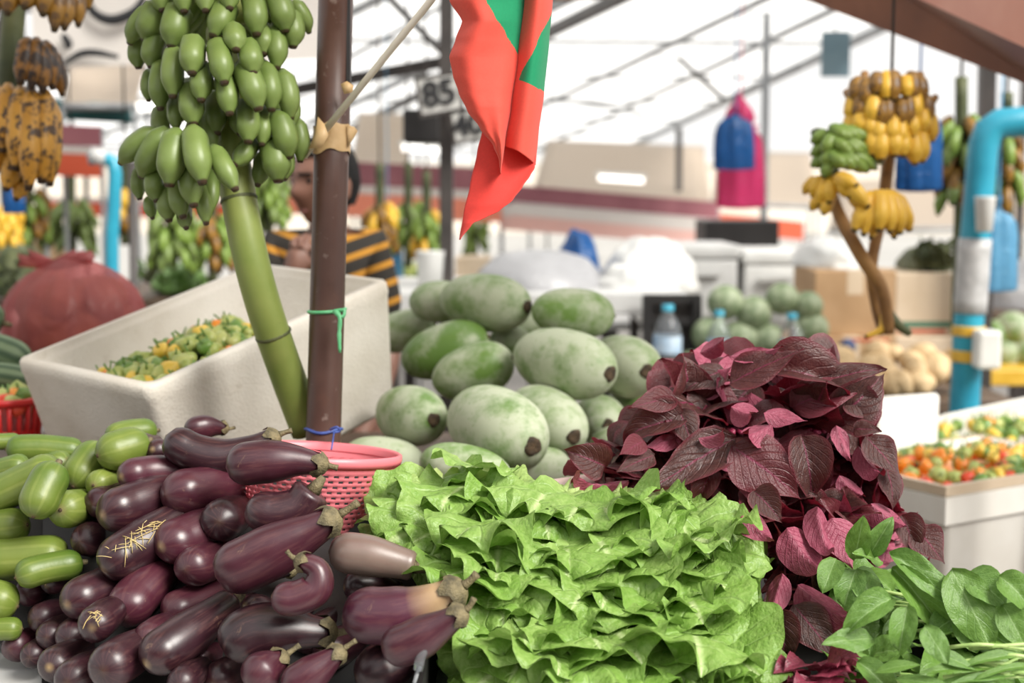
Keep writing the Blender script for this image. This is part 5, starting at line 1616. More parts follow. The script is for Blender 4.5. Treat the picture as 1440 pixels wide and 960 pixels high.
# wall far beyond the stalls
t = thing('wall_back', Q(720, 300, 55), None, None); struct(t)
mb = MB(); box(mb, (-60, 55, 0), (60, 55.3, 2.6)); mb.build('masonry', M['far_wall'], t, smooth=False)
mb = MB(); box(mb, (-60, 54.9, 2.6), (60, 55.4, 2.75)); mb.build('coping', M['foam_clean'], t, smooth=False)

def board(name, p0, p1, drop, th, mt, parent, back=0.0):
    """upright board hanging drop below the line p0-p1"""
    p0, p1 = V(p0), V(p1)
    t_ = (p1 - p0).normalized(); s = V((-t_.y, t_.x, 0)).normalized()
    o = V((0, 0, -drop))
    mb = MB(); q = s * th
    mb.add([p0, p1, p1 + o, p0 + o, p0 + q, p1 + q, p1 + o + q, p0 + o + q], [(3, 2, 1, 0), (4, 5, 6, 7), (0, 1, 5, 4), (1, 2, 6, 5), (2, 3, 7, 6), (3, 0, 4, 7)])
    return mb.build(name, M[mt] if isinstance(mt, str) else mt, parent, smooth=False)
def stall_roof(lab, l0, l1, Y0, Y1, parts, lean, tops):
    """parts: (name, y at left, y at right, height px, material); a fabric slope climbs behind"""
    t = thing('stall_awning', Q((l0 + l1) / 2, 300, (Y0 + Y1) / 2), lab, 'awning')
    for nm, ya, yb, h, mt in parts:
        board(nm, Q(l0, ya, Y0), Q(l1, yb, Y1), h / FPX * (Y0 + Y1) / 2, .02, mt, t)
    for x_, y_, Y_ in ((l0, parts[0][1], Y0), (l1, parts[0][2], Y1)):
        p_ = Q(x_, y_, Y_ + .03); mb = MB(); tube(mb, [V((p_.x, p_.y, 0)), V((p_.x, p_.y, p_.z / 2)), p_], .011, 8); mb.build('support_pole', M['grey_steel'], t)
    return t
stall_roof('long pale awning strip with white top edge and orange valance across the middle stalls', 390, 705, 7.6, 8.3, [('fascia', 222, 238, 32, 'maroon'), ('white_edge', 246, 262, 20, 'white_awning'), ('valance', 266, 282, 32, 'salmon_awning')], 0, 0)
stall_roof('pale pink and white awning strip behind the flag, reaching towards the white boxes', 706, 1010, 8.3, 9.2, [('fascia', 258, 284, 26, 'maroon'), ('white_edge', 282, 308, 20, 'white_awning'), ('valance', 301, 327, 20, 'pink_awning')], 0, 0)
stall_roof('short orange awning with a white rim at the left beside the blue pipe', 60, 142, 6.2, 6.3, [('fascia', 174, 178, 28, 'maroon'), ('white_edge', 204, 208, 10, 'white_awning'), ('valance', 213, 217, 32, 'orange_awning')], 0, 0)
stall_roof('lower orange awning strip far behind the left blue pipe', 60, 330, 9.0, 9.2, [('valance', 282, 288, 20, 'orange_awning'), ('white_edge', 276, 282, 7, 'white_awning')], 0, 0)
stall_roof('red and orange awning strip right of the hanging bags', 975, 1130, 10, 10.4, [('valance', 296, 312, 26, 'orange_awning')], 0, 0)
# tan canopies above the middle stalls
def canopy(lab, pts, mt):
    t = thing('canopy_sheet', pts[0], lab, 'canopy')
    mb = MB(); n = 10; vs = []; fs = []
    for j in range(n + 1):
        for i in range(n + 1):
            a, b = i / n, j / n
            p = pts[0].lerp(pts[1], a).lerp(pts[3].lerp(pts[2], a), b)
            vs.append(p - V((0, 0, .06 * sin(pi * a) * sin(pi * b))))
    for j in range(n):
        for i in range(n):
            fs.append((j * (n + 1) + i, j * (n + 1) + i + 1, (j + 1) * (n + 1) + i + 1, (j + 1) * (n + 1) + i))
    mb.add(vs, fs)
    o = mb.build('sheet', M[mt], t); s = o.modifiers.new('t', 'SOLIDIFY'); s.thickness = .006
    mb = MB(); tube(mb, [pts[0], pts[1]], .018, 8); mb.build('front_pipe', M['grey_steel'], t)
    for p_ in pts:
        mb = MB(); tube(mb, [V((p_.x, p_.y, 0)), V((p_.x, p_.y, p_.z / 2)), p_], .011, 8); mb.build('support_pole', M['grey_steel'], t)
    return t
canopy('beige canvas canopy over the middle stalls, right of the flag', [Q(745, 282, 9.4), Q(1000, 286, 9.8), Q(990, 205, 12), Q(770, 196, 12)], 'tan_awning')
canopy('beige canvas canopy right of the hanging pink bag', [Q(1000, 286, 10.4), Q(1150, 292, 10.6), Q(1140, 214, 13), Q(1010, 212, 13)], 'tan_awning')
canopy('grey beige canvas canopy behind the yellow bananas and the right blue pipe', [Q(1165, 324, 10.9), Q(1470, 320, 11.1), Q(1470, 248, 13.2), Q(1180, 254, 13)], 'tan_awning')
canopy('pale canvas sheet beside the person, behind the number signs', [Q(495, 232, 8.8), Q(572, 236, 9), Q(588, 160, 10), Q(505, 158, 10)], 'tan_awning')
canopy('tan canvas canopy at the left behind the green bananas', [Q(88, 150, 6.4), Q(190, 150, 6.6), Q(205, 84, 8), Q(98, 92, 8)], 'tan_awning')
t = thing('teal_tarpaulin', Q(130, 170, 6.9), 'dark teal tarpaulin edge under the left tan canopy', 'tarpaulin')
mb = MB(); bar(mb, Q(40, 152, 6.8), Q(185, 160, 6.9), .05, .09); mb.build('rolled_edge', M['teal'], t)
# white banner with black brush strokes at the top left
t = thing('white_banner', Q(140, 90, 5.6), 'white banner with curved black brush strokes at the top left', 'banner')
board('cloth', Q(40, -120, 5.6), Q(470, -130, 5.7), .58, .006, 'white_awning', t)
def stroke(pts, w0):
    mb = MB(); path = catmull([Q(x, y, 5.58) for x, y in pts], 16)
    vs = []; fs = []
    for i, p in enumerate(path):
        d = (path[min(16, i + 1)] - path[max(0, i - 1)]).normalized(); s = V((-d.z, 0, d.x)) * (w0 / FPX * 5.6 * (.55 + .45 * sin(pi * i / 16)))
        vs += [p + s, p - s, p + s + V((0, .004, 0)), p - s + V((0, .004, 0))]
    for i in range(16):
        b = i * 4; fs += [(b, b + 1, b + 5, b + 4), (b + 2, b + 6, b + 7, b + 3), (b, b + 4, b + 6, b + 2), (b + 1, b + 3, b + 7, b + 5)]
    mb.add(vs, fs); mb.build('stroke', M['print_black'], t)
stroke([(118, -10), (132, 18), (158, 28), (188, 16), (204, -6)], 7)
stroke([(88, 48), (96, 62), (92, 68)], 6)
stroke([(88, 90), (112, 76), (134, 74), (166, 80)], 5)

# ---------------------------------------------------------------- posts, pipes, signs, lamps overhead
def post(name, x0, y0, x1, Y, wpx, mt, lab, cat='post', r=True):
    t = thing(name, V((Q(x1, 480, Y).x, Y, 0)), lab, cat)
    a = Q(x0, y0, Y); b = V((Q(x1, 480, Y).x, Y, 0))
    mb = MB()
    if r: tube(mb, [a, a.lerp(b, .5), b], wpx / 2 / FPX * Y, 14)
    else: bar(mb, a, b, wpx / FPX * Y)
    mb.build('shaft', M[mt], t, smooth=r)
    mb = MB(); lathe(mb, [(.001, .012), (wpx / FPX * Y * 1.1, .012), (wpx / FPX * Y * 1.1, 0), (.001, 0)], 12, Matrix.Translation(b)); mb.build('base_plate', M[mt], t, smooth=False)
    return t
post('steel_post', 628, -40, 626, 5.6, 19, 'dark_steel', 'dark square steel post behind the flag, carrying the number signs', r=False)
post('steel_post', 1079, -30, 1072, 8.0, 11, 'grey_steel', 'slim grey post beside the hanging blue and pink bags')
post('steel_post', 955, 180, 954, 10.2, 9, 'dark_steel', 'thin dark post under the beige canopy')
post('steel_post', 186, 226, 184, 5.2, 12, 'dark_steel', 'thin black post right of the left blue pipe')
post('steel_post', 1389, 60, 1388, 5.2, 20, 'dark_steel', 'dark post behind the elbow of the right blue pipe', r=False)
post('steel_post', 658, 300, 657, 9.5, 8, 'dark_steel', 'thin far post under the tip of the flag')
post('steel_post', 121, 230, 120, 8.5, 7, 'dark_steel', 'thin far post left of the left blue pipe')
def blue_pipe(lab, pts, wpx, Y):
    b = Q(pts[0][0], pts[0][1], Y)
    foot = V((b.x, b.y, 0))
    t = thing('blue_pipe', foot, lab, 'pipe')
    path = catmull([foot, b] + [Q(x, y, Y) for x, y in pts[1:]], 40)
    mb = MB(); tube(mb, path, wpx / 2 / FPX * Y, 20); mb.build('pipe', M['paint_blue'], t)
    return t, foot, b
t, foot, b = blue_pipe('thick blue painted pipe with an elbow, wrapped and taped, at the right', [(1357, 560), (1366, 400), (1378, 260), (1384, 200), (1396, 178), (1424, 172), (1500, 172)], 42, 4.4)
def sleeve(nm, y0, y1, x0, x1, wpx, mt, Y=4.4):
    mb = MB(); a, c = Q(x0, y0, Y), Q(x1, y1, Y)
    tube(mb, [a.lerp(c, i / 6) for i in range(7)], [wpx / 2 / FPX * Y * (1 + .02 * (i % 2)) for i in range(7)], 20); mb.build(nm, M[mt], t)
sleeve('grey_wrapping', 335, 440, 1371, 1364, 46, 'grey_wrap')
sleeve('tape_band', 458, 472, 1363, 1362, 46, 'yellow_tape')
sleeve('tape_band', 492, 508, 1361, 1360, 46, 'yellow_tape')
t2 = thing('white_pouch', Q(1384, 520, 3.93), 'white plastic box taped to the right blue pipe with yellow tape', 'box')
mb = MB(); a = Q(1366, 462, 4.35); c = Q(1398, 516, 4.35); box(mb, (a.x, 4.28, c.z), (c.x, 4.35, a.z)); mb.build('case', M['white_plastic'], t2, smooth=False, bevel=.012)
t2 = thing('white_cup', Q(1384, 330, 3.93), 'upside-down white plastic cup on the right blue pipe', 'cup')
a = Q(1384, 326, 4.32); mb = MB(); lathe(mb, [(.001, 0), (.020, 0), (.024, .002), (.031, .10), (.033, .105), (.030, .107), (.001, .106)], 20, Matrix.Translation(a)); mb.build('cup', M['white_plastic'], t2)
t, _, _ = blue_pipe('blue pipe with an elbow at the left, behind the red plastic bag', [(158, 400), (160, 300), (162, 240), (158, 226), (148, 222), (126, 222)], 19, 5.0)
mb = MB(); tube(mb, [Q(128, 218, 5.0), Q(150, 222, 5.0)], 12 / FPX * 5, 14); mb.build('pale_sleeve', M['grey_white'], t)

def sign(lab, txt, x0, y0, x1, y1, Y, rot, mt='sign_grey', ts=.8):
    a = Q((x0 + x1) / 2, (y0 + y1) / 2, Y); W = (x1 - x0) / FPX * Y; H = (y1 - y0) / FPX * Y
    t = thing('number_sign', a, lab, 'sign')
    Mx = Matrix.Translation(a) @ Matrix.Rotation(radians(rot), 4, 'Y')
    mb = MB(); box(mb, (-W / 2, 0, -H / 2), (W / 2, .012, H / 2), M=Mx); pl = mb.build('plate', M[mt], t, smooth=False, bevel=.003)
    mb = MB(); e = .012
    for lo, hi in (((-W / 2, -.004, H / 2 - e), (W / 2, 0, H / 2)), ((-W / 2, -.004, -H / 2), (W / 2, 0, -H / 2 + e)), ((-W / 2, -.004, -H / 2 + e), (-W / 2 + e, 0, H / 2 - e)), ((W / 2 - e, -.004, -H / 2 + e), (W / 2, 0, H / 2 - e))):
        box(mb, lo, hi, M=Mx)
    mb.build('border', M['dark_steel'], pl, smooth=False)
    if txt:
        cu = bpy.data.curves.new('digits', 'FONT'); cu.body = txt; cu.align_x = 'CENTER'; cu.align_y = 'CENTER'; cu.size = H * ts; cu.extrude = .002; cu.offset = .004
        tmp = bpy.data.objects.new('digits_source', cu); C.objects.link(tmp); bpy.context.view_layer.update()
        me = bpy.data.meshes.new_from_object(tmp.evaluated_get(bpy.context.evaluated_depsgraph_get())); bpy.data.objects.remove(tmp)
        ob = bpy.data.objects.new('digits', me); C.objects.link(ob); me.materials.clear(); me.materials.append(M['print_black'])
        put(ob, Mx @ V((0, -.008, 0)), pl); ob.rotation_euler = (pi / 2, radians(rot), 0)
    mb = MB(); box(mb, (-.012, .012, -H * .35), (.012, .05, H * .35), M=Mx); mb.build('bracket', M['dark_steel'], t, smooth=False)
sign('tilted white sign reading 85 on the dark post', '85', 586, 104, 650, 160, 5.5, -9, ts=.85)
sign('smaller white number sign right of the dark post, half behind the flag', '40', 634, 152, 684, 200, 5.5, -9, ts=.9)
t = thing('loudspeaker_box', Q(598, 206, 5.9), 'dark box hanging on the post below the sign reading 85', 'box')
a, c = Q(570, 156, 5.9), Q(622, 202, 5.9); mb = MB(); box(mb, (a.x, 5.75, c.z), (c.x, 5.95, a.z)); mb.build('case', M['black'], t, smooth=False, bevel=.01)
t = thing('hanging_board', Q(1176, 110, 8.2), 'blue grey board hanging from the roof above the yellow bananas', 'sign')
a, c = Q(1156, 44, 8.2), Q(1195, 108, 8.2); mb = MB(); box(mb, (a.x, 8.2, c.z), (c.x, 8.22, a.z)); mb.build('board', mottled('blue_grey_board', (0.10, 0.17, 0.21), (0.16, 0.24, 0.28), 3), t, smooth=False)
mb = MB(); tube(mb, [Q(1175, 44, 8.2), Q(1172, -10, 8.2)], .006, 6); mb.build('cord', M['dark_steel'], t)
# tube lamps under the canopies
lamp = mk('lamp_tube', (1, 1, 1), .4, Emission_Strength=1.6); lamp.node_tree.nodes['Principled BSDF'].inputs['Emission Color'].default_value = (1, .97, .9, 1)
for lab, x0, y0, x1, y1, Y in (('tube lamp glowing under the number signs', 566, 207, 622, 213, 8.0), ('tube lamp at the left of the green bananas', 190, 150, 230, 152, 7.0), ('long tube lamp under the beige canopy', 842, 250, 905, 254, 10.0)):
    t = thing('tube_lamp', Q(x0, y0, Y), lab, 'lamp')
    mb = MB(); tube(mb, [Q(x0, y0, Y), Q((x0 + x1) / 2, (y0 + y1) / 2, Y), Q(x1, y1, Y)], .02, 10); mb.build('tube', lamp, t)
    mb = MB(); bar(mb, Q(x0 - 4, y0 - 6, Y + .03), Q(x1 + 4, y1 - 6, Y + .03), .05, .03); mb.build('holder', M['white_plastic'], t, smooth=False)
# hanging plastic bags
def hung_bag(lab, x, y0, y1, wpx, Y, mt, seed, top=.35):
    t = thing('plastic_bag', Q(x, y1, Y), lab, 'bag')
    a = Q(x, y0, Y); H = (y1 - y0) / FPX * Y; W = wpx / 2 / FPX * Y
    rg = random.Random(seed); ph = rg.uniform(0, 6)
    mb = MB()
    prof = [(.02, -H), (W * .90, -H * .985), (W, -H * .95), (W * .97, -H * .6), (W * .92, -H * .35), (W * .80, -H * .18), (W * .55, -H * .08), (W * top * .8, -H * .04), (W * .12, 0)]
    lathe(mb, prof, 44, Matrix.Translation(a), shape=lambda an, t_: 1 + .14 * sin(7 * an + ph + 2 * t_) * (.4 + t_) + .07 * sin(15 * an + 6 * t_))
    for p in mb.v: p.y = a.y + (p.y - a.y) * .45
    mb.build('bag', M[mt], t)
    mb = MB(); tube(mb, [a - V((0, 0, .004)), a + V((.004, 0, .03)), a + V((0, 0, .05)), V((a.x, a.y, 2.66))], [.006, .006, .004, .002], 6); mb.build('tie', M[mt], t)
    return t
hung_bag('pink plastic bag at the bottom of the hanging bundle', 1042, 172, 292, 62, 6.6, 'film_pink', 1, .9)
t = [x for x in C.objects if x.get('label', '').startswith('pink plastic bag at the bottom')][0]
a = Q(1040, 132, 6.5); mb = MB(); lathe(mb, [(.004, .0), (.022, -.03), (.05, -.07), (.062, -.11), (.05, -.14), (.01, -.15)], 30, Matrix.Translation(a), shape=lambda an, t_: 1 + .22 * sin(5 * an + 3 * t_) + .1 * sin(11 * an)); mb.build('knot', M['film_pink'], t)
hung_bag('blue plastic bag hung in front of the pink one', 1034, 160, 238, 54, 6.45, 'film_blue', 2)
hung_bag('dark blue plastic bag behind the hanging yellow bananas', 1293, 150, 268, 62, 4.3, 'film_blue', 3)
hung_bag('light blue plastic bag hanging from the right blue pipe', 1404, 292, 410, 54, 4.45, 'film_sky', 4, .2)
# brown boards at the top
t = thing('awning_beam', Q(1280, 40, 3.6), 'slanting brown and salmon awning board across the top right corner', 'beam')
p0, p1 = Q(1075, -22, 4.4), Q(1500, 140, 3.3)
def slab(nm, a, b, off0, off1, mt):
    mb = MB()
    mb.add([a + off0[0], b + off0[1], b + off1[1], a + off1[0], a + off0[0] + V((.0, .03, .01)), b + off0[1] + V((0, .03, .01)), b + off1[1] + V((0, .03, .01)), a + off1[0] + V((0, .03, .01))],
           [(0, 1, 2, 3), (7, 6, 5, 4), (0, 4, 5, 1), (1, 5, 6, 2), (2, 6, 7, 3), (3, 7, 4, 0)])
    mb.build(nm, M[mt], t, smooth=False)
q0, q1 = Q(1230, -30, 3.9), Q(1500, 94, 3.05)
slab('soffit_board', p0, p1, (V(), V()), (q0 - p0, q1 - p1), 'beam_brown')
for e_ in (p1, q1):
    mb = MB(); tube(mb, [V((e_.x + .03, e_.y, 0)), V((e_.x + .03, e_.y, e_.z / 2)), e_ + V((.03, 0, .02))], .03, 10); mb.build('support_post', M['dark_steel'], t)
slab('fascia_board', q0, q1, (V(), V()), (V((.0, .03, .22)), V((.0, .03, .22))), 'beam_pink')
t = thing('awning_beam', Q(860, 0, 3.8), 'dark wooden awning edge at the very top right of the flag', 'beam')
mb = MB(); bar(mb, Q(770, -6, 3.8), Q(1080, -22, 4.36), .05, .03); mb.build('board', M['wood'], t, smooth=False)

# ---------------------------------------------------------------- right: chilli boxes, potatoes, cartons
counter('chilli_stand', .78, 2.3, 2.95, 4.22, .60, 'low stand under the white chilli boxes at the right', M['wood'])
o = P(1330, 690, 3.22); o.z = .885
uu = V((1, .62, 0)).normalized() * .62
vv = V((-.62, 1, 0)).normalized() * .42
foam_box('chilli_box', o, uu, vv, V((0, 0, -1)), 'white foam box of red and orange peppers with a tan taped rim, at the right', hgt=.27, th=.03, taper=.95, mt=M['foam_clean'])
t = [x for x in C.objects if x.name.startswith('chilli_box')][0]
def band(nm, o, u, v, z0, z1, out, mt, t):
    c = o + (u + v) / 2
    mb = MB()
    def loop(g, z): return [V((p.x, p.y, z)) for p in (c + (u * i + v * j) / 2 + (u.normalized() * i + v.normalized() * j) * g for i, j in ((-1, -1), (1, -1), (1, 1), (-1, 1)))]
    vs = loop(out, z0) + loop(out, z1) + loop(-.004, z1) + loop(-.004, z0)
    fs = []
    for r_ in range(4):
        for k in range(4):
            fs.append((r_ * 4 + k, r_ * 4 + (k + 1) % 4, ((r_ + 1) % 4) * 4 + (k + 1) % 4, ((r_ + 1) % 4) * 4 + k))
    mb.add(vs, fs); mb.build(nm, M[mt], t, smooth=False)
band('tan_rim', o, uu, vv, .866, .888, .006, 'card_pale', t)
band('lid_band', o, uu, vv, .80, .862, .010, 'foam_clean', t)
peppers(120, in_box(o, uu, vv, V((0, 0, -1)), .07, .93, .09, .91, lambda a, b: .018, .025), 'pepper in the tan-rimmed white box', 'peppers in the tan-rimmed white box', [3, 2, 2.5, 3, 2.2], 14, 1.15)
mb = MB(); mb.add([o + uu * a + vv * b + V((0, 0, -.045)) for a, b in ((.06, .08), (.94, .08), (.94, .92), (.06, .92))], [(0, 1, 2, 3)])
tag(mb.build('pepper_bed', PEP_MATS[3], smooth=False), 'lower layer of peppers in the tan-rimmed white box', 'peppers', kind='stuff')
t = thing('white_foam_sheet', P(1330, 640, 3.75), 'white foam lid leaning up behind the red and orange peppers', 'lid')
mb = MB(); a, b = P(1236, 562, 3.72), P(1322, 556, 3.86); c, d = P(1318, 655, 3.72), P(1232, 655, 3.58)
yv = V((0, .03, .006)); mb.add([a, b, c, d, a + yv, b + yv, c + yv, d + yv], [(3, 2, 1, 0), (4, 5, 6, 7), (0, 1, 5, 4), (1, 2, 6, 5), (2, 3, 7, 6), (3, 0, 4, 7)]); mb.build('lid', M['foam_clean'], t, smooth=False, bevel=.008)
o2 = P(1348, 640, 3.9); o2.z = .84
u2, v2 = V((1, .35, 0)).normalized() * .50, V((-.35, 1, 0)).normalized() * .36
foam_box('chilli_box', o2, u2, v2, V((0, 0, -1)), 'second white foam box with green peppers behind the tan-rimmed one', hgt=.24, th=.03, taper=.95, mt=M['foam_clean'])
peppers(70, in_box(o2, u2, v2, V((0, 0, -1)), .1, .9, .1, .9, lambda a, b: .005, .04), 'green pepper in the second white box at the right', 'green peppers in the second white box', [5, 5, 1.4, .6, 0], 15, 1.2)
t = thing('white_foam_sheet', P(1440, 560, 4.5), 'big white foam lid standing behind the second pepper box', 'lid')
a, b = Q(1316, 586, 4.25), Q(1475, 552, 4.27); mb = MB(); dz = V((0, 0, -.30)); dy = V((.02, .03, 0))
mb.add([a, b, b + dz, a + dz, a + dy, b + dy, b + dz + dy, a + dz + dy], [(3, 2, 1, 0), (4, 5, 6, 7), (0, 1, 5, 4), (1, 2, 6, 5), (2, 3, 7, 6), (3, 0, 4, 7)]); mb.build('lid', M['foam_clean'], t, smooth=False, bevel=.008)

counter('wooden_table', 1.03, 1.66, 4.62, 6.0, .87, 'rear table at the right carrying potatoes and cartons', M['wood'])
M['potato'] = mottled('potato_skin', (0.50, 0.34, 0.17), (0.64, 0.47, 0.27), 14, .75, .15)
rg = random.Random(31)
for k in range(54):
    x = rg.uniform(1150, 1348); row = k % 4
    p = P(x, 548 - 15 * row + rg.uniform(-4, 4) - (8 if 1230 < x < 1320 else 0), 4.70 + .06 * row)
    p.z = max(p.z, .905)
    mb = MB(); s = rg.uniform(.034, .046)
    lathe(mb, [(max(.002, sin(pi * i / 10)) * s, -cos(pi * i / 10) * s * 1.35) for i in range(11)], 14, Matrix.Translation(p) @ Matrix.Rotation(rg.uniform(1, 2.1), 4, 'X') @ Matrix.Rotation(rg.uniform(-1, 1), 4, 'Y'), shape=lambda a, t_: 1 + .08 * sin(2 * a + k) + .04 * sin(3 * a + t_ * 5))
    o_ = mb.build('potato', M['potato']); tag(o_, 'tan potato in the heap in front of the cartons', 'potato', 'potatoes on the rear table')
def carton(lab, x0, y0, x1, y1, Y, dep, mts, prints=(), z0=None):
    a, c = Q(x0, y0, Y), Q(x1, y1, Y); z = c.z if z0 is None else z0
    t = thing('cardboard_box', V(((a.x + c.x) / 2, Y + dep / 2, z)), lab, 'box')
    mb = MB(); box(mb, (a.x, Y, z), (c.x, Y + dep, a.z)); ca = mb.build('carton', M[mts], t, smooth=False, bevel=.006)
    mb = MB(); box(mb, ((a.x + c.x) / 2 - .03, Y - .001, a.z - .09), ((a.x + c.x) / 2 + .03, Y + dep, a.z + .001)); mb.build('packing_tape', M['card_pale'], ca, smooth=False)
    for (u0, v0, u1, v1, mt) in prints:
        p, q = Q(u0, v0, Y), Q(u1, v1, Y); mb = MB(); box(mb, (p.x, Y - .0015, q.z), (q.x, Y, p.z)); mb.build('print', M[mt], ca, smooth=False)
    return t
carton('upper brown carton left of the banana stalk end', 1146, 380, 1258, 472, 5.3, .4, 'card')
carton('upper pale carton with a green stripe, right of the banana stalk end', 1260, 384, 1345, 472, 5.3, .4, 'card_pale', [(1262, 452, 1342, 460, 'print_green'), (1262, 463, 1330, 468, 'print_red')])
carton('lower brown carton with a round dark print, behind the potatoes', 1136, 474, 1258, 540, 5.25, .42, 'card', [(1186, 476, 1250, 480, 'print_red')], z0=.87)
t = [x for x in C.objects if x.get('label', '').startswith('lower brown carton')][0]
mb = MB(); p = Q(1192, 487, 5.248); lathe(mb, [(.001, 0), (.030, 0), (.030, .003), (.001, .003)], 20, Matrix.Translation(p) @ Matrix.Rotation(pi / 2, 4, 'X')); mb.build('round_print', M['print_blue'], t)
carton('lower pale carton behind the potatoes, beside the blue pipe', 1260, 474, 1345, 540, 5.25, .42, 'card_pale', z0=.87)
t = thing('white_sheet', Q(1200, 372, 5.4), 'crumpled white sheet heaped on top of the cartons', 'sheet')
def mound(nm, t, x0, x1, ytop, ybot, Y, mt, seed, dep=.6, amp=.12):
    a, c = Q(x0, ybot, Y), Q(x1, ytop, Y)
    W = (c.x - a.x) / 2; H = c.z - a.z
    mb = MB(); prof = []
    for i in range(13):
        q = i / 12 * pi / 2
        prof.append((max(.004, cos(q) ** .7), sin(q) ** .95))
    off = V((seed * 3.1, seed * 1.7, 0)); cx = (a.x + c.x) / 2
    lathe(mb, [(r_, z_) for r_, z_ in prof], 48)
    for i, p in enumerate(mb.v):
        k = 1 + amp * noise.noise(p * 2.2 + off) + amp * .5 * noise.noise(p * 6 + off)
        mb.v[i] = V((cx + p.x * W * k, Y + dep / 2 + p.y * dep / 2 * k, a.z + p.z * H * (k if p.z > .02 else 1)))
    n0 = len(mb.v); mb.v.append(V((cx, Y + dep / 2, a.z))); mb.uv.append((0, 0))
    for k in range(48): mb.f.append((n0, (k + 1) % 48, k)); mb.m.append(0)
    return mb.build(nm, M[mt], t)
mound('sheet', t, 1140, 1250, 338, 381, 5.35, 'white_plastic', 3)

# ---------------------------------------------------------------- middle: tables, sheets, boxes, bottles
def table(lab, x0, x1, y, Y, dep, mt, edge=.05, z=None):
    a, c = Q(x0, y, Y), Q(x1, y, Y); z = a.z if z is None else z
    t = thing('stall_table', V(((a.x + c.x) / 2, Y + dep / 2, 0)), lab, 'table')
    mb = MB(); box(mb, (a.x, Y, z - edge), (c.x, Y + dep, z)); mb.build('tabletop', M[mt], t, smooth=False, bevel=.006)
    for sx in (a.x + .05, c.x - .05):
        for sy in (Y + .08, Y + dep - .08):
            mb = MB(); bar(mb, V((sx, sy, 0)), V((sx, sy, z - edge)), .045); mb.build('leg', M['dark_steel'], t, smooth=False)
    return z
zA = table('white edged stall table behind the wax gourds', 530, 968, 412, 5.1, 1.0, 'grey_white', .075)
t = thing('covered_heap', Q(750, 412, 5.2), 'heap covered with a clear grey plastic sheet behind the top wax gourds', 'sheet')
mound('sheet', t, 662, 862, 358, 416, 5.2, 'film_grey', 5, .75, .06)
t = thing('dark_blue_sack', Q(815, 390, 5.65), 'dark blue plastic sack behind the grey covered heap', 'sack'); o_ = mound('sack', t, 784, 850, 330, 418, 5.75, 'film_blue', 6, .3)
for k, (lab, x0, x1, y0, y1, Y) in enumerate((('low white sack right of the grey covered heap', 842, 960, 374, 416, 5.3), ('white sack behind the low one, beside the big white cooler', 850, 985, 340, 418, 5.72))):
    t = thing('white_sack', Q((x0 + x1) / 2, y1, Y), lab, 'sack'); mound('sack', t, x0, x1, y0, y1, Y, 'white_plastic', 7 + k, .36, .15)
t = thing('white_tub', Q(585, 400, 5.4), 'white plastic tub beside the person in the striped shirt', 'tub')
p = Q(605, 412, 5.45); mb = MB(); lathe(mb, [(.001, 0), (.045, 0), (.055, .13), (.058, .135), (.05, .137), (.045, .02), (.001, .02)], 20, Matrix.Translation(V((p.x, p.y, zA)))); mb.build('tub', M['white_plastic'], t)
zB = table('long dark topped stall table carrying the white coolers', 905, 1150, 448, 6.0, 1.1, 'grey_white', .04)
def cooler(lab, x0, x1, y0, Y, dep, mt='grey_white'):
    a, c = Q(x0, y0, Y), Q(x1, y0, Y)
    t = thing('white_cooler', V(((a.x + c.x) / 2, Y + dep / 2, zB)), lab, 'cooler')
    mb = MB(); box(mb, (a.x + .01, Y + .01, zB), (c.x - .01, Y + dep - .01, a.z - .06)); bd_ = mb.build('body', M[mt], t, smooth=False, bevel=.015)
    mb = MB(); box(mb, (a.x, Y, a.z - .06), (c.x, Y + dep, a.z)); mb.build('lid', M[mt], t, smooth=False, bevel=.015)
    mb = MB(); bar(mb, V((a.x + .08, Y - .012, a.z - .12)), V((c.x - .08, Y - .012, a.z - .12)), .02); mb.build('handle', M[mt], bd_, smooth=False)
cooler('left one of two big white coolers behind the red leaves', 944, 1042, 344, 6.05, .5)
cooler('right one of two big white coolers, in front of the cartons', 1044, 1140, 352, 6.05, .5, 'white_plastic')
t = thing('black_box', Q(1030, 342, 6.6), 'black box standing behind the white coolers', 'box')
a, c = Q(992, 310, 7.2), Q(1096, 345, 7.2); mb = MB(); box(mb, (a.x, 7.2, 0.9), (c.x, 7.6, a.z)); mb.build('case', M['black'], t, smooth=False, bevel=.01)
zz_ = table('stall table behind the coolers', 850, 1130, 400, 7.1, .8, 'grey_white', .04, z=.9)
# low display in front of the coolers: bottles, melons and a black crate
zC = table('low table of bottles and melons between wax gourds and cartons', 880, 1150, 545, 4.7, .37, 'wood', .04)
def bottle(lab, x, y0, y1, Y, wpx):
    a = Q(x, y1, Y); H = (y1 - y0) / FPX * Y; r = wpx / 2 / FPX * Y
    t = thing('water_bottle', V((a.x, Y, zC)), lab, 'bottle')
    H = Q(x, y0, Y).z - zC
    Mx = Matrix.Translation(V((a.x, Y, zC)))
    mb = MB(); lathe(mb, [(.001, .002), (r * .9, 0), (r, .01), (r, H * .30), (r * .94, H * .33), (r, H * .36), (r, H * .62), (r * .8, H * .75), (r * .38, H * .88), (r * .36, H * .93)], 20, Mx); mb.build('bottle', M['pet'], t)
    mb = MB(); lathe(mb, [(r * 1.01, H * .38), (r * 1.02, H * .40), (r * 1.02, H * .58), (r * 1.01, H * .60)], 20, Mx); mb.build('label', mottled('bottle_label', (0.25, .42, .62), (.55, .66, .76), 14), t)
    mb = MB(); lathe(mb, [(r * .42, H * .92), (r * .42, H), (.001, H)], 14, Mx); mb.build('cap', M['paint_blue'], t)
bottle('tall clear water bottle right of the wax gourds', 938, 428, 545, 4.85, 40)
bottle('water bottle behind the topmost red leaves', 1010, 436, 545, 4.82, 34)
bottle('water bottle in front of the cartons, beside small melons', 1112, 440, 545, 4.82, 36)
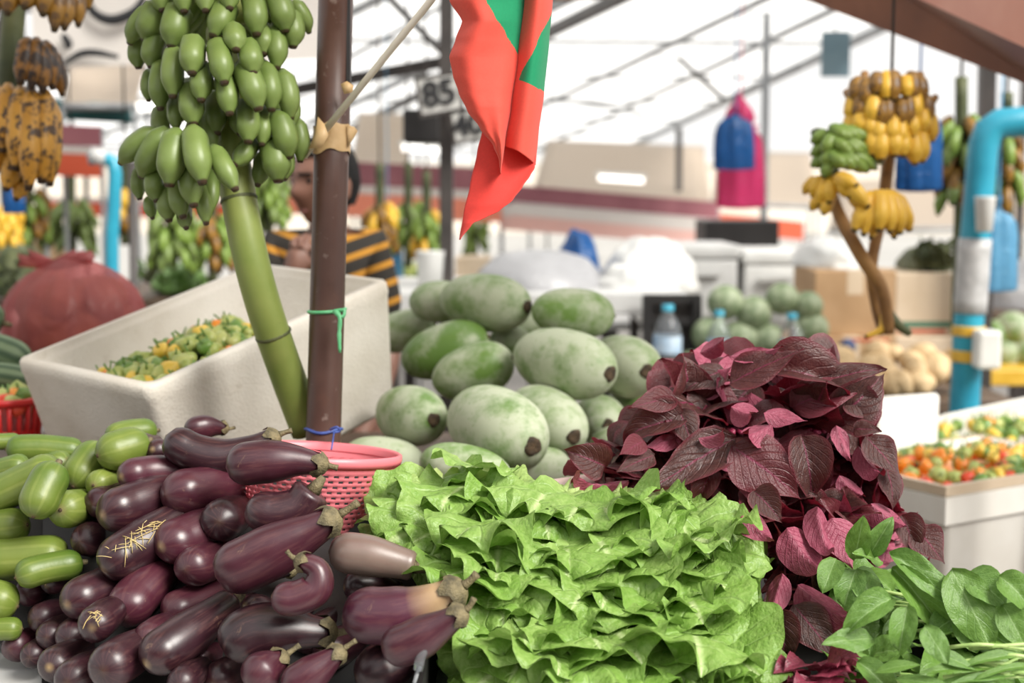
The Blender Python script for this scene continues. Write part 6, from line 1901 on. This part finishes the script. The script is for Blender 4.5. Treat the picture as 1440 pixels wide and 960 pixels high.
for k, (x, y, r, Y) in enumerate(((998, 470, 26, 5.2), (1040, 478, 30, 5.25), (1078, 480, 28, 5.2), (1136, 430, 22, 5.3), (1140, 462, 26, 5.2), (1060, 440, 26, 5.4), (1100, 420, 24, 5.5), (1020, 425, 26, 5.5), (975, 520, 30, 5.0), (1050, 530, 30, 5.0), (1100, 525, 30, 5.0))):
    Y = 4.98; p = Q(x, y, Y); R_ = r / FPX * Y; mb = MB()
    lathe(mb, [(max(.002, sin(pi * i / 12)) * R_, -cos(pi * i / 12) * R_ * .95) for i in range(13)], 18, Matrix.Translation(p))
    tag(mb.build('small_melon', M['cabbage']), 'small pale green melon among the bottles behind the red leaves', 'melon', 'small melons behind the red leaves')
t = thing('black_crate', Q(950, 545, 5.1), 'dark crate behind the tall water bottle', 'crate')
a, c = Q(905, 418, 5.0), Q(985, 545, 5.0)
for x in (a.x, c.x - .03):
    mb = MB(); box(mb, (x, 4.99, zC), (x + .03, 5.06, a.z)); mb.build('side', M['black'], t, smooth=False)
mb = MB(); box(mb, (a.x + .03, 5.045, zC), (c.x - .03, 5.055, a.z)); mb.build('back_panel', M['dark_steel'], t, smooth=False)
for y in (414, 445, 480, 515):
    p = Q(905, y, 5.0); mb = MB(); box(mb, (a.x, 5.0, p.z - .03), (c.x, 5.02, p.z)); mb.build('slat', M['black'], t, smooth=False)
# melons and a tray at the far right
zD = table('far right stall table of melons', 1372, 1560, 520, 5.2, .9, 'yellow_tape', .06)
for k, (x, y, r) in enumerate(((1398, 470, 22), (1424, 462, 26), (1410, 496, 26), (1442, 494, 28), (1388, 500, 20), (1462, 470, 26))):
    p = Q(x, y, 5.45); R_ = r / FPX * 5.45; mb = MB()
    lathe(mb, [(max(.002, sin(pi * i / 12)) * R_, -cos(pi * i / 12) * R_ * .95) for i in range(13)], 18, Matrix.Translation(p))
    tag(mb.build('small_melon', M['gourd']), 'green melon on the table right of the blue pipe', 'melon', 'melons right of the blue pipe')
t = thing('grey_covered_heap', Q(1420, 440, 6.4), 'grey plastic covered heap behind the light blue bag', 'sheet'); mound('sheet', t, 1385, 1520, 372, 440, 6.4, 'film_grey', 9, .6)
table('far table behind the light blue bag', 1380, 1540, 438, 6.3, .8, 'wood', .05)

# more banana bunches blurred behind
RAILS = {}; RAILZ = 2.66
def simple_bunch(lab, x, y0, y1, wpx, Y, mts, seed, n=26, stalk_to=None):
    t = thing('hanging_banana_bunch', Q(x, y1, Y), lab, 'banana bunch', 'banana bunches hanging in the far stalls')
    rg = random.Random(seed)
    mb = MB(); ye = stalk_to or (x, y1 + 14)
    RAILS.setdefault(Y, []).append(Q(x, y0, Y).x)
    p_ = Q(x, y0 - 58, Y)
    if p_.z < RAILZ: tube(mb, [p_, V((p_.x, Y, RAILZ))], .005, 6); mb.build('cord', M['dark_steel'], t); mb = MB()
    tube(mb, catmull([Q(x, y0 - 60, Y), Q(x, y0, Y), Q(x, (y0 + y1) / 2, Y), Q(*ye, Y)], 12), .02, 10); mb.build('stalk', M['stalk_dark'], t)
    W = wpx / 2 / FPX * Y
    for k in range(n):
        y = y0 + (y1 - y0) * ((k + .5) / n) * .8
        a = k * 2.4 + rg.uniform(-.3, .3)
        c = Q(x, y, Y)
        d = V((cos(a), sin(a), 0))
        L = .11 * rg.uniform(.85, 1.15)
        mb = MB(); banana(mb, c + d * W * .35 + V((0, 0, .02)), c + d * W * rg.uniform(.8, 1.0) - V((0, 0, L * .7)), .019, d * .12, m=8); mb.build('banana', M[rg.choice(mts)], t)
    return t
simple_bunch('dark green banana bunch hanging left of the right blue pipe', 1352, 168, 300, 70, 4.6, ['banana_lime', 'banana_green', 'banana_ochre'], 51, 40, (1345, 470))
simple_bunch('greenish brown banana fingers hanging behind the right blue pipe', 1416, 190, 290, 44, 4.7, ['banana_lime', 'banana_ochre'], 52, 16)
simple_bunch('green banana bunch on a bent stalk behind the red plastic bag', 240, 290, 375, 70, 5.4, ['banana_lime', 'banana_green'], 53, 30, (205, 395))
simple_bunch('yellowish banana bunch behind the curved green stalk', 298, 308, 376, 62, 5.6, ['banana_ochre', 'banana_lime'], 54, 26, (300, 400))
simple_bunch('green banana bunch under the orange awning at the left', 100, 285, 350, 76, 6.6, ['banana_lime', 'banana_green'], 55, 30)
simple_bunch('dark banana bunch behind the left edge bunch', 40, 270, 345, 60, 6.2, ['banana_lime', 'banana_ochre'], 56, 26)
simple_bunch('green banana bunch left of the person in the striped shirt', 378, 235, 320, 60, 5.8, ['banana_lime', 'banana_green'], 57, 28)
simple_bunch('yellow banana bunch right of the person in the striped shirt', 534, 290, 350, 50, 6.4, ['banana_yellow', 'banana_ochre'], 58, 24)
simple_bunch('green banana bunch between the person and the dark post', 574, 288, 362, 60, 6.8, ['banana_lime', 'banana_green'], 59, 28)
simple_bunch('mixed green and yellow bunch touching the dark post', 600, 300, 370, 44, 6.6, ['banana_lime', 'banana_yellow'], 60, 22)
simple_bunch('yellow banana bunch at the far left edge', 8, 290, 345, 44, 5.8, ['banana_yellow'], 61, 20)
simple_bunch('yellow banana bunch between the left blue pipe and black post', 176, 262, 330, 24, 6.0, ['banana_yellow', 'banana_ochre'], 62, 14)
simple_bunch('far green bunch right of the dark post', 668, 300, 360, 40, 9.0, ['banana_lime'], 63, 18)
for Y in (6.6, 6.45, 6.9, 5.5): RAILS.setdefault(Y, []).append(0)
for Y in sorted(RAILS):
    t = thing('hanging_rail', V((0, Y, RAILZ)), 'steel rail above the stalls that far bunches and bags hang from', 'rail', 'hanging rails above the far stalls')
    mb = MB(); bar(mb, V((-3.2, Y, RAILZ + .015)), V((3.2, Y, RAILZ + .015)), .03); mb.build('rail', M['dark_steel'], t, smooth=False)
    for x in (-3.2, 3.2):
        mb = MB(); bar(mb, V((x, Y, 0)), V((x, Y, RAILZ)), .04); mb.build('post', M['dark_steel'], t, smooth=False)
# left stalls: table, greens, cartons
table('stall table behind the red plastic bag', -60, 340, 420, 5.6, 1.2, 'wood', .05)
table('far stall table behind the person', 360, 660, 395, 7.0, 1.0, 'grey_white', .06)
def veg_pile(lab, x0, x1, y0, y1, Y, mt, seed, n=60, s=.06, me=None):
    t = thing('leafy_heap', Q((x0 + x1) / 2, y1, Y), lab, 'greens')
    mound('heap', t, x0 + 4, x1 - 4, y0 + 5, y1, Y, mt, seed, .4)
    rg = random.Random(seed); mb = MB()
    for k in range(n):
        p = Q(rg.uniform(x0, x1), y1 - (y1 - y0) * rg.random() * .9, Y + rg.uniform(-.02, .1))
        q = p + V((rg.uniform(-1, 1), rg.uniform(-1, .2), rg.uniform(.1, 1))).normalized() * s
        sd_ = (q - p).cross(V((rg.uniform(-1, 1), rg.uniform(-1, 1), rg.uniform(-1, 1)))).normalized() * s * .25
        mid_ = (p + q) / 2
        mb.add([p, mid_ + sd_, q, mid_ - sd_], [(0, 1, 2, 3)])
    o = mb.build('leaves', M[mt], t, smooth=False); o['kind'] = 'stuff'
veg_pile('pale green leafy heap behind the foam box, left of the curved stalk', 196, 284, 368, 412, 5.7, 'spinach', 1)
veg_pile('dark green heap at the left edge behind the red plastic bag', -40, 44, 345, 418, 5.3, 'stalk_dark', 2)
veg_pile('leafy green heap on the far table behind the person', 380, 480, 340, 400, 7.2, 'spinach', 3)
veg_pile('dark green leafy tuft on top of the pale upper carton', 1282, 1344, 346, 385, 5.36, 'stalk_dark', 4, 70, .07)
carton('brown carton below the far left banana bunches', -20, 340, 70, 400, 7.4, .4, 'card', z0=1.0)
carton('pale carton beside the dark post on the far table', 640, 362, 690, 398, 7.3, .3, 'card_pale')
hung_bag('light blue bag hanging in the far stall right of the person', 545, 330, 392, 40, 6.9, 'film_sky', 7)
hung_bag('blue bag hanging at the far left below the overripe bunch', 18, 258, 300, 30, 5.5, 'film_blue', 8)
for k, (x, y, r) in enumerate(((575, 380, 14), (592, 384, 12), (560, 386, 12), (612, 384, 12))):
    p = Q(x, y, 7.3); R_ = r / FPX * 7.3; mb = MB()
    lathe(mb, [(max(.002, sin(pi * i / 10)) * R_, -cos(pi * i / 10) * R_) for i in range(11)], 14, Matrix.Translation(p)); tag(mb.build('round_fruit', PEP_MATS[k % 4]), 'round fruit on the far table by the dark post', 'fruit', 'fruit on the far table')

# ---------------------------------------------------------------- the person behind the foam box
pd = 3.82
hc = P(456, 258, pd)                                 # head centre
t = thing('person', V((hc.x, hc.y, 0)), 'person in a black and orange striped shirt standing behind the brown pole, hand at chin', 'person')
M['skin'] = mottled('brown_skin', (0.16, 0.075, 0.05), (0.21, 0.10, 0.07), 20, .5)
M['hair'] = mottled('black_hair', (0.004, 0.004, 0.004), (0.010, 0.009, 0.009), 60, .6, .4, Specular_IOR_Level=.15)
M['trousers'] = mottled('dark_trousers', (0.02, 0.022, 0.03), (0.035, 0.037, 0.05), 30, .8)
m = M['striped'] = mk('striped_shirt', (.02, .02, .02), .85)
n = N(m)
sx_ = n.n('SeparateXYZ'); n.l(n.coord('Object'), sx_.inputs[0])
ph = n.math('FRACT', n.math('MULTIPLY', n.math('ADD', sx_.outputs[2], n.math('MULTIPLY', n.math('ABSOLUTE', sx_.outputs[0]), -0.35)), 19.0))
n.col(n.ramp(ph, [(0.0, (0.016, 0.013, 0.010)), (0.60, (0.018, 0.014, 0.010)), (0.66, (0.42, 0.19, 0.015)), (0.93, (0.42, 0.19, 0.015)), (0.99, (0.016, 0.013, 0.010))]))
def skin_fig(name, joints, edges, mt, parent, sub=2):
    me = bpy.data.meshes.new(name)
    keys = list(joints)
    me.from_pydata([tuple(joints[k][0] - hc) for k in keys], [(keys.index(a), keys.index(b)) for a, b in edges], [])
    ob = bpy.data.objects.new(name, me); C.objects.link(ob); put(ob, hc, parent)
    me.materials.append(mt)
    sk = ob.modifiers.new('skin', 'SKIN'); sk.use_smooth_shade = True
    for k, d in zip(keys, me.skin_vertices[0].data):
        r = joints[k][1]; d.radius = r if isinstance(r, tuple) else (r, r)
        d.use_root = (k == keys[0])
    s = ob.modifiers.new('sub', 'SUBSURF'); s.levels = sub; s.render_levels = sub
    return ob
H = lambda x, y, z: hc + V((x, y, z))
base = -hc.z
J = {'pelvis': (H(.04, .03, -.70), (.15, .11)), 'waist': (H(.035, .02, -.55), (.135, .10)), 'chest': (H(.02, .01, -.31), (.145, .10)), 'collar': (H(.012, .01, -.178), (.08, .07)), 'neck': (H(.012, .012, -.13), .052), 'nape': (H(.01, .005, -.08), .05),
     'shl': (H(-.125, .01, -.175), .054), 'ell': (H(-.165, -.12, -.42), .044), 'wrl': (H(-.075, -.155, -.27), .030), 'pml': (H(-.055, -.15, -.20), (.036, .018)),
     'shr': (H(.120, .02, -.170), .054), 'elr': (H(.165, .03, -.46), .044), 'wrr': (H(.13, -.14, -.62), .030), 'pmr': (H(.11, -.20, -.66), (.036, .018)),
     'hpl': (H(-.05, .03, -.80), .09), 'knl': (H(-.06, .0, base + .50), .062), 'anl': (H(-.06, .04, base + .09), .042), 'tol': (H(-.065, -.10, base + .035), (.042, .03)),
     'hpr': (H(.13, .03, -.80), .09), 'knr': (H(.14, .0, base + .50), .062), 'anr': (H(.14, .04, base + .09), .042), 'tor': (H(.145, -.10, base + .035), (.042, .03))}
E = [('pelvis', 'waist'), ('waist', 'chest'), ('chest', 'collar'), ('collar', 'neck'), ('neck', 'nape'), ('collar', 'shl'), ('shl', 'ell'), ('ell', 'wrl'), ('wrl', 'pml'), ('collar', 'shr'), ('shr', 'elr'), ('elr', 'wrr'), ('wrr', 'pmr'),
     ('pelvis', 'hpl'), ('hpl', 'knl'), ('knl', 'anl'), ('anl', 'tol'), ('pelvis', 'hpr'), ('hpr', 'knr'), ('knr', 'anr'), ('anr', 'tor')]
# fingers, curled to the chin on one side, loose on the other
for tagk, o_, dirs in (('l', H(-.05, -.15, -.185), V((.30, .25, .9))), ('r', H(.11, -.215, -.69), V((-.5, -.6, -.4)))):
    dirs = dirs.normalized(); sd_ = dirs.cross(V((0, 1, .2))).normalized()
    for f in range(4):
        b0 = o_ + sd_ * (f - 1.5) * .017; L = (.036, .042, .039, .030)[f]
        k1, k2 = f'f{tagk}{f}a', f'f{tagk}{f}b'
        J[k1] = (b0 + dirs * L, .0085); J[k2] = (b0 + dirs * L * 1.5 + V((.012, .02, -.004)), .0072)
        E += [('pm' + tagk, k1), (k1, k2)]
    J[f'th{tagk}a'] = (o_ - sd_ * .036 - dirs * .01, .010); J[f'th{tagk}b'] = (o_ - sd_ * .05 + dirs * .03, .0085)
    E += [('pm' + tagk, f'th{tagk}a'), (f'th{tagk}a', f'th{tagk}b')]
skin_fig('body', J, E, M['skin'], t)
grow = lambda k, g=.014: (J[k][0], tuple(x + g for x in J[k][1]) if isinstance(J[k][1], tuple) else J[k][1] + g)
sh = {k: grow(k) for k in ('pelvis', 'waist', 'chest', 'collar', 'shl', 'shr')}
sh['sll'] = (J['shl'][0].lerp(J['ell'][0], .82), .066); sh['slr'] = (J['shr'][0].lerp(J['elr'][0], .75), .066)
skin_fig('shirt', sh, [('pelvis', 'waist'), ('waist', 'chest'), ('chest', 'collar'), ('collar', 'shl'), ('shl', 'sll'), ('collar', 'shr'), ('shr', 'slr')], M['striped'], t)
tr = {k: grow(k, .012) for k in ('pelvis', 'hpl', 'knl', 'hpr', 'knr')}
tr['pelvis'] = (H(.04, .03, -.74), (.155, .12)); tr['anl'] = (J['anl'][0], .06); tr['anr'] = (J['anr'][0], .06)
skin_fig('trousers', tr, [('pelvis', 'hpl'), ('hpl', 'knl'), ('knl', 'anl'), ('pelvis', 'hpr'), ('hpr', 'knr'), ('knr', 'anr')], M['trousers'], t)
# head, turned to the left of the view and a little down
yaw = Matrix.Rotation(radians(-42), 3, 'Z')
mb = MB(); vs = []; fs = []; na, nb = 40, 28
def hr(th, ph):
    # th from crown 0 to chin pi, ph 0 = face (-Y)
    x = sin(th) * sin(ph) * .076; y = -sin(th) * cos(ph) * .096; z = cos(th) * .118
    face = max(0, cos(ph)) ** 2
    low = max(0, -cos(th))
    x *= 1 - .28 * low; y *= 1 - .18 * low * (1 - face)
    f = max(0, cos(ph)) ** 18
    nose = math.exp(-((th - 1.80) / .20) ** 2) * f * .024
    brow = math.exp(-((th - 1.36) / .12) ** 2) * face * .005
    mouth = (math.exp(-((th - 2.16) / .06) ** 2) + math.exp(-((th - 2.30) / .06) ** 2)) * max(0, cos(ph)) ** 8 * .006
    sock = sum(math.exp(-((th - 1.52) / .10) ** 2 - ((ph - s) / .20) ** 2) for s in (-.42, .42)) * .007
    chin = math.exp(-((th - 2.62) / .22) ** 2) * face * .010
    y -= nose + brow + mouth + chin - sock
    return V((x, y, z))
for i in range(nb + 1):
    for k in range(na):
        vs.append(hc + yaw @ hr(pi * i / nb, 2 * pi * k / na - pi))
for i in range(nb):
    for k in range(na):
        k2 = (k + 1) % na; fs.append((i * na + k, i * na + k2, (i + 1) * na + k2, (i + 1) * na + k))
mb.add(vs, fs)
hd = mb.build('head', M['skin'], t)
for s in (-1, 1):
    mb = MB(); c = hc + yaw @ V((s * .077, .008, -.012)); lathe(mb, [(.001, .034), (.010, .028), (.014, .008), (.011, -.018), (.006, -.030), (.001, -.032)], 12, Matrix.Translation(c) @ yaw.to_4x4() @ Matrix.Scale(1.5, 4, V((0, 1, 0))) @ Matrix.Scale(.55, 4, V((1, 0, 0)))); mb.build('ear', M['skin'], hd)
    e = hc + yaw @ (hr(1.52, s * .42) + V((0, .006, 0))); mb = MB(); lathe(mb, [(max(.0005, sin(pi * i / 8)) * .0105, -cos(pi * i / 8) * .0105) for i in range(9)], 12, Matrix.Translation(e)); mb.build('eye', M['hair'], hd)
    mb = MB(); tube(mb, catmull([hc + yaw @ (hr(1.36, s * (.18 + .16 * q)) + V((0, -.003, 0))) for q in range(4)], 6), .0036, 6); mb.build('eyebrow', M['hair'], hd)
mb = MB(); tube(mb, catmull([hc + yaw @ (hr(2.23, q) + V((0, -.001, 0))) for q in (-.32, 0, .32)], 6), .004, 6); mb.build('lips', mottled('lips', (.20, .07, .06), (.24, .09, .08), 20), hd)
mb = MB(); vs = []; fs = []
for i in range(17):
    for k in range(na):
        ph_ = 2 * pi * k / na - pi
        lim = 1.02 if abs(ph_) < .9 else (1.02 + min(1, (abs(ph_) - .9) / .7) * 1.05)
        th = lim * i / 16
        p = hr(th, ph_) * (1.10 + .015 * sin(9 * ph_ + 5 * th)) + V((0, .004, .004))
        vs.append(hc + yaw @ p)
for i in range(16):
    for k in range(na):
        k2 = (k + 1) % na; fs.append((i * na + k, i * na + k2, (i + 1) * na + k2, (i + 1) * na + k))
mb.add(vs, fs); o_ = mb.build('hair', M['hair'], hd)
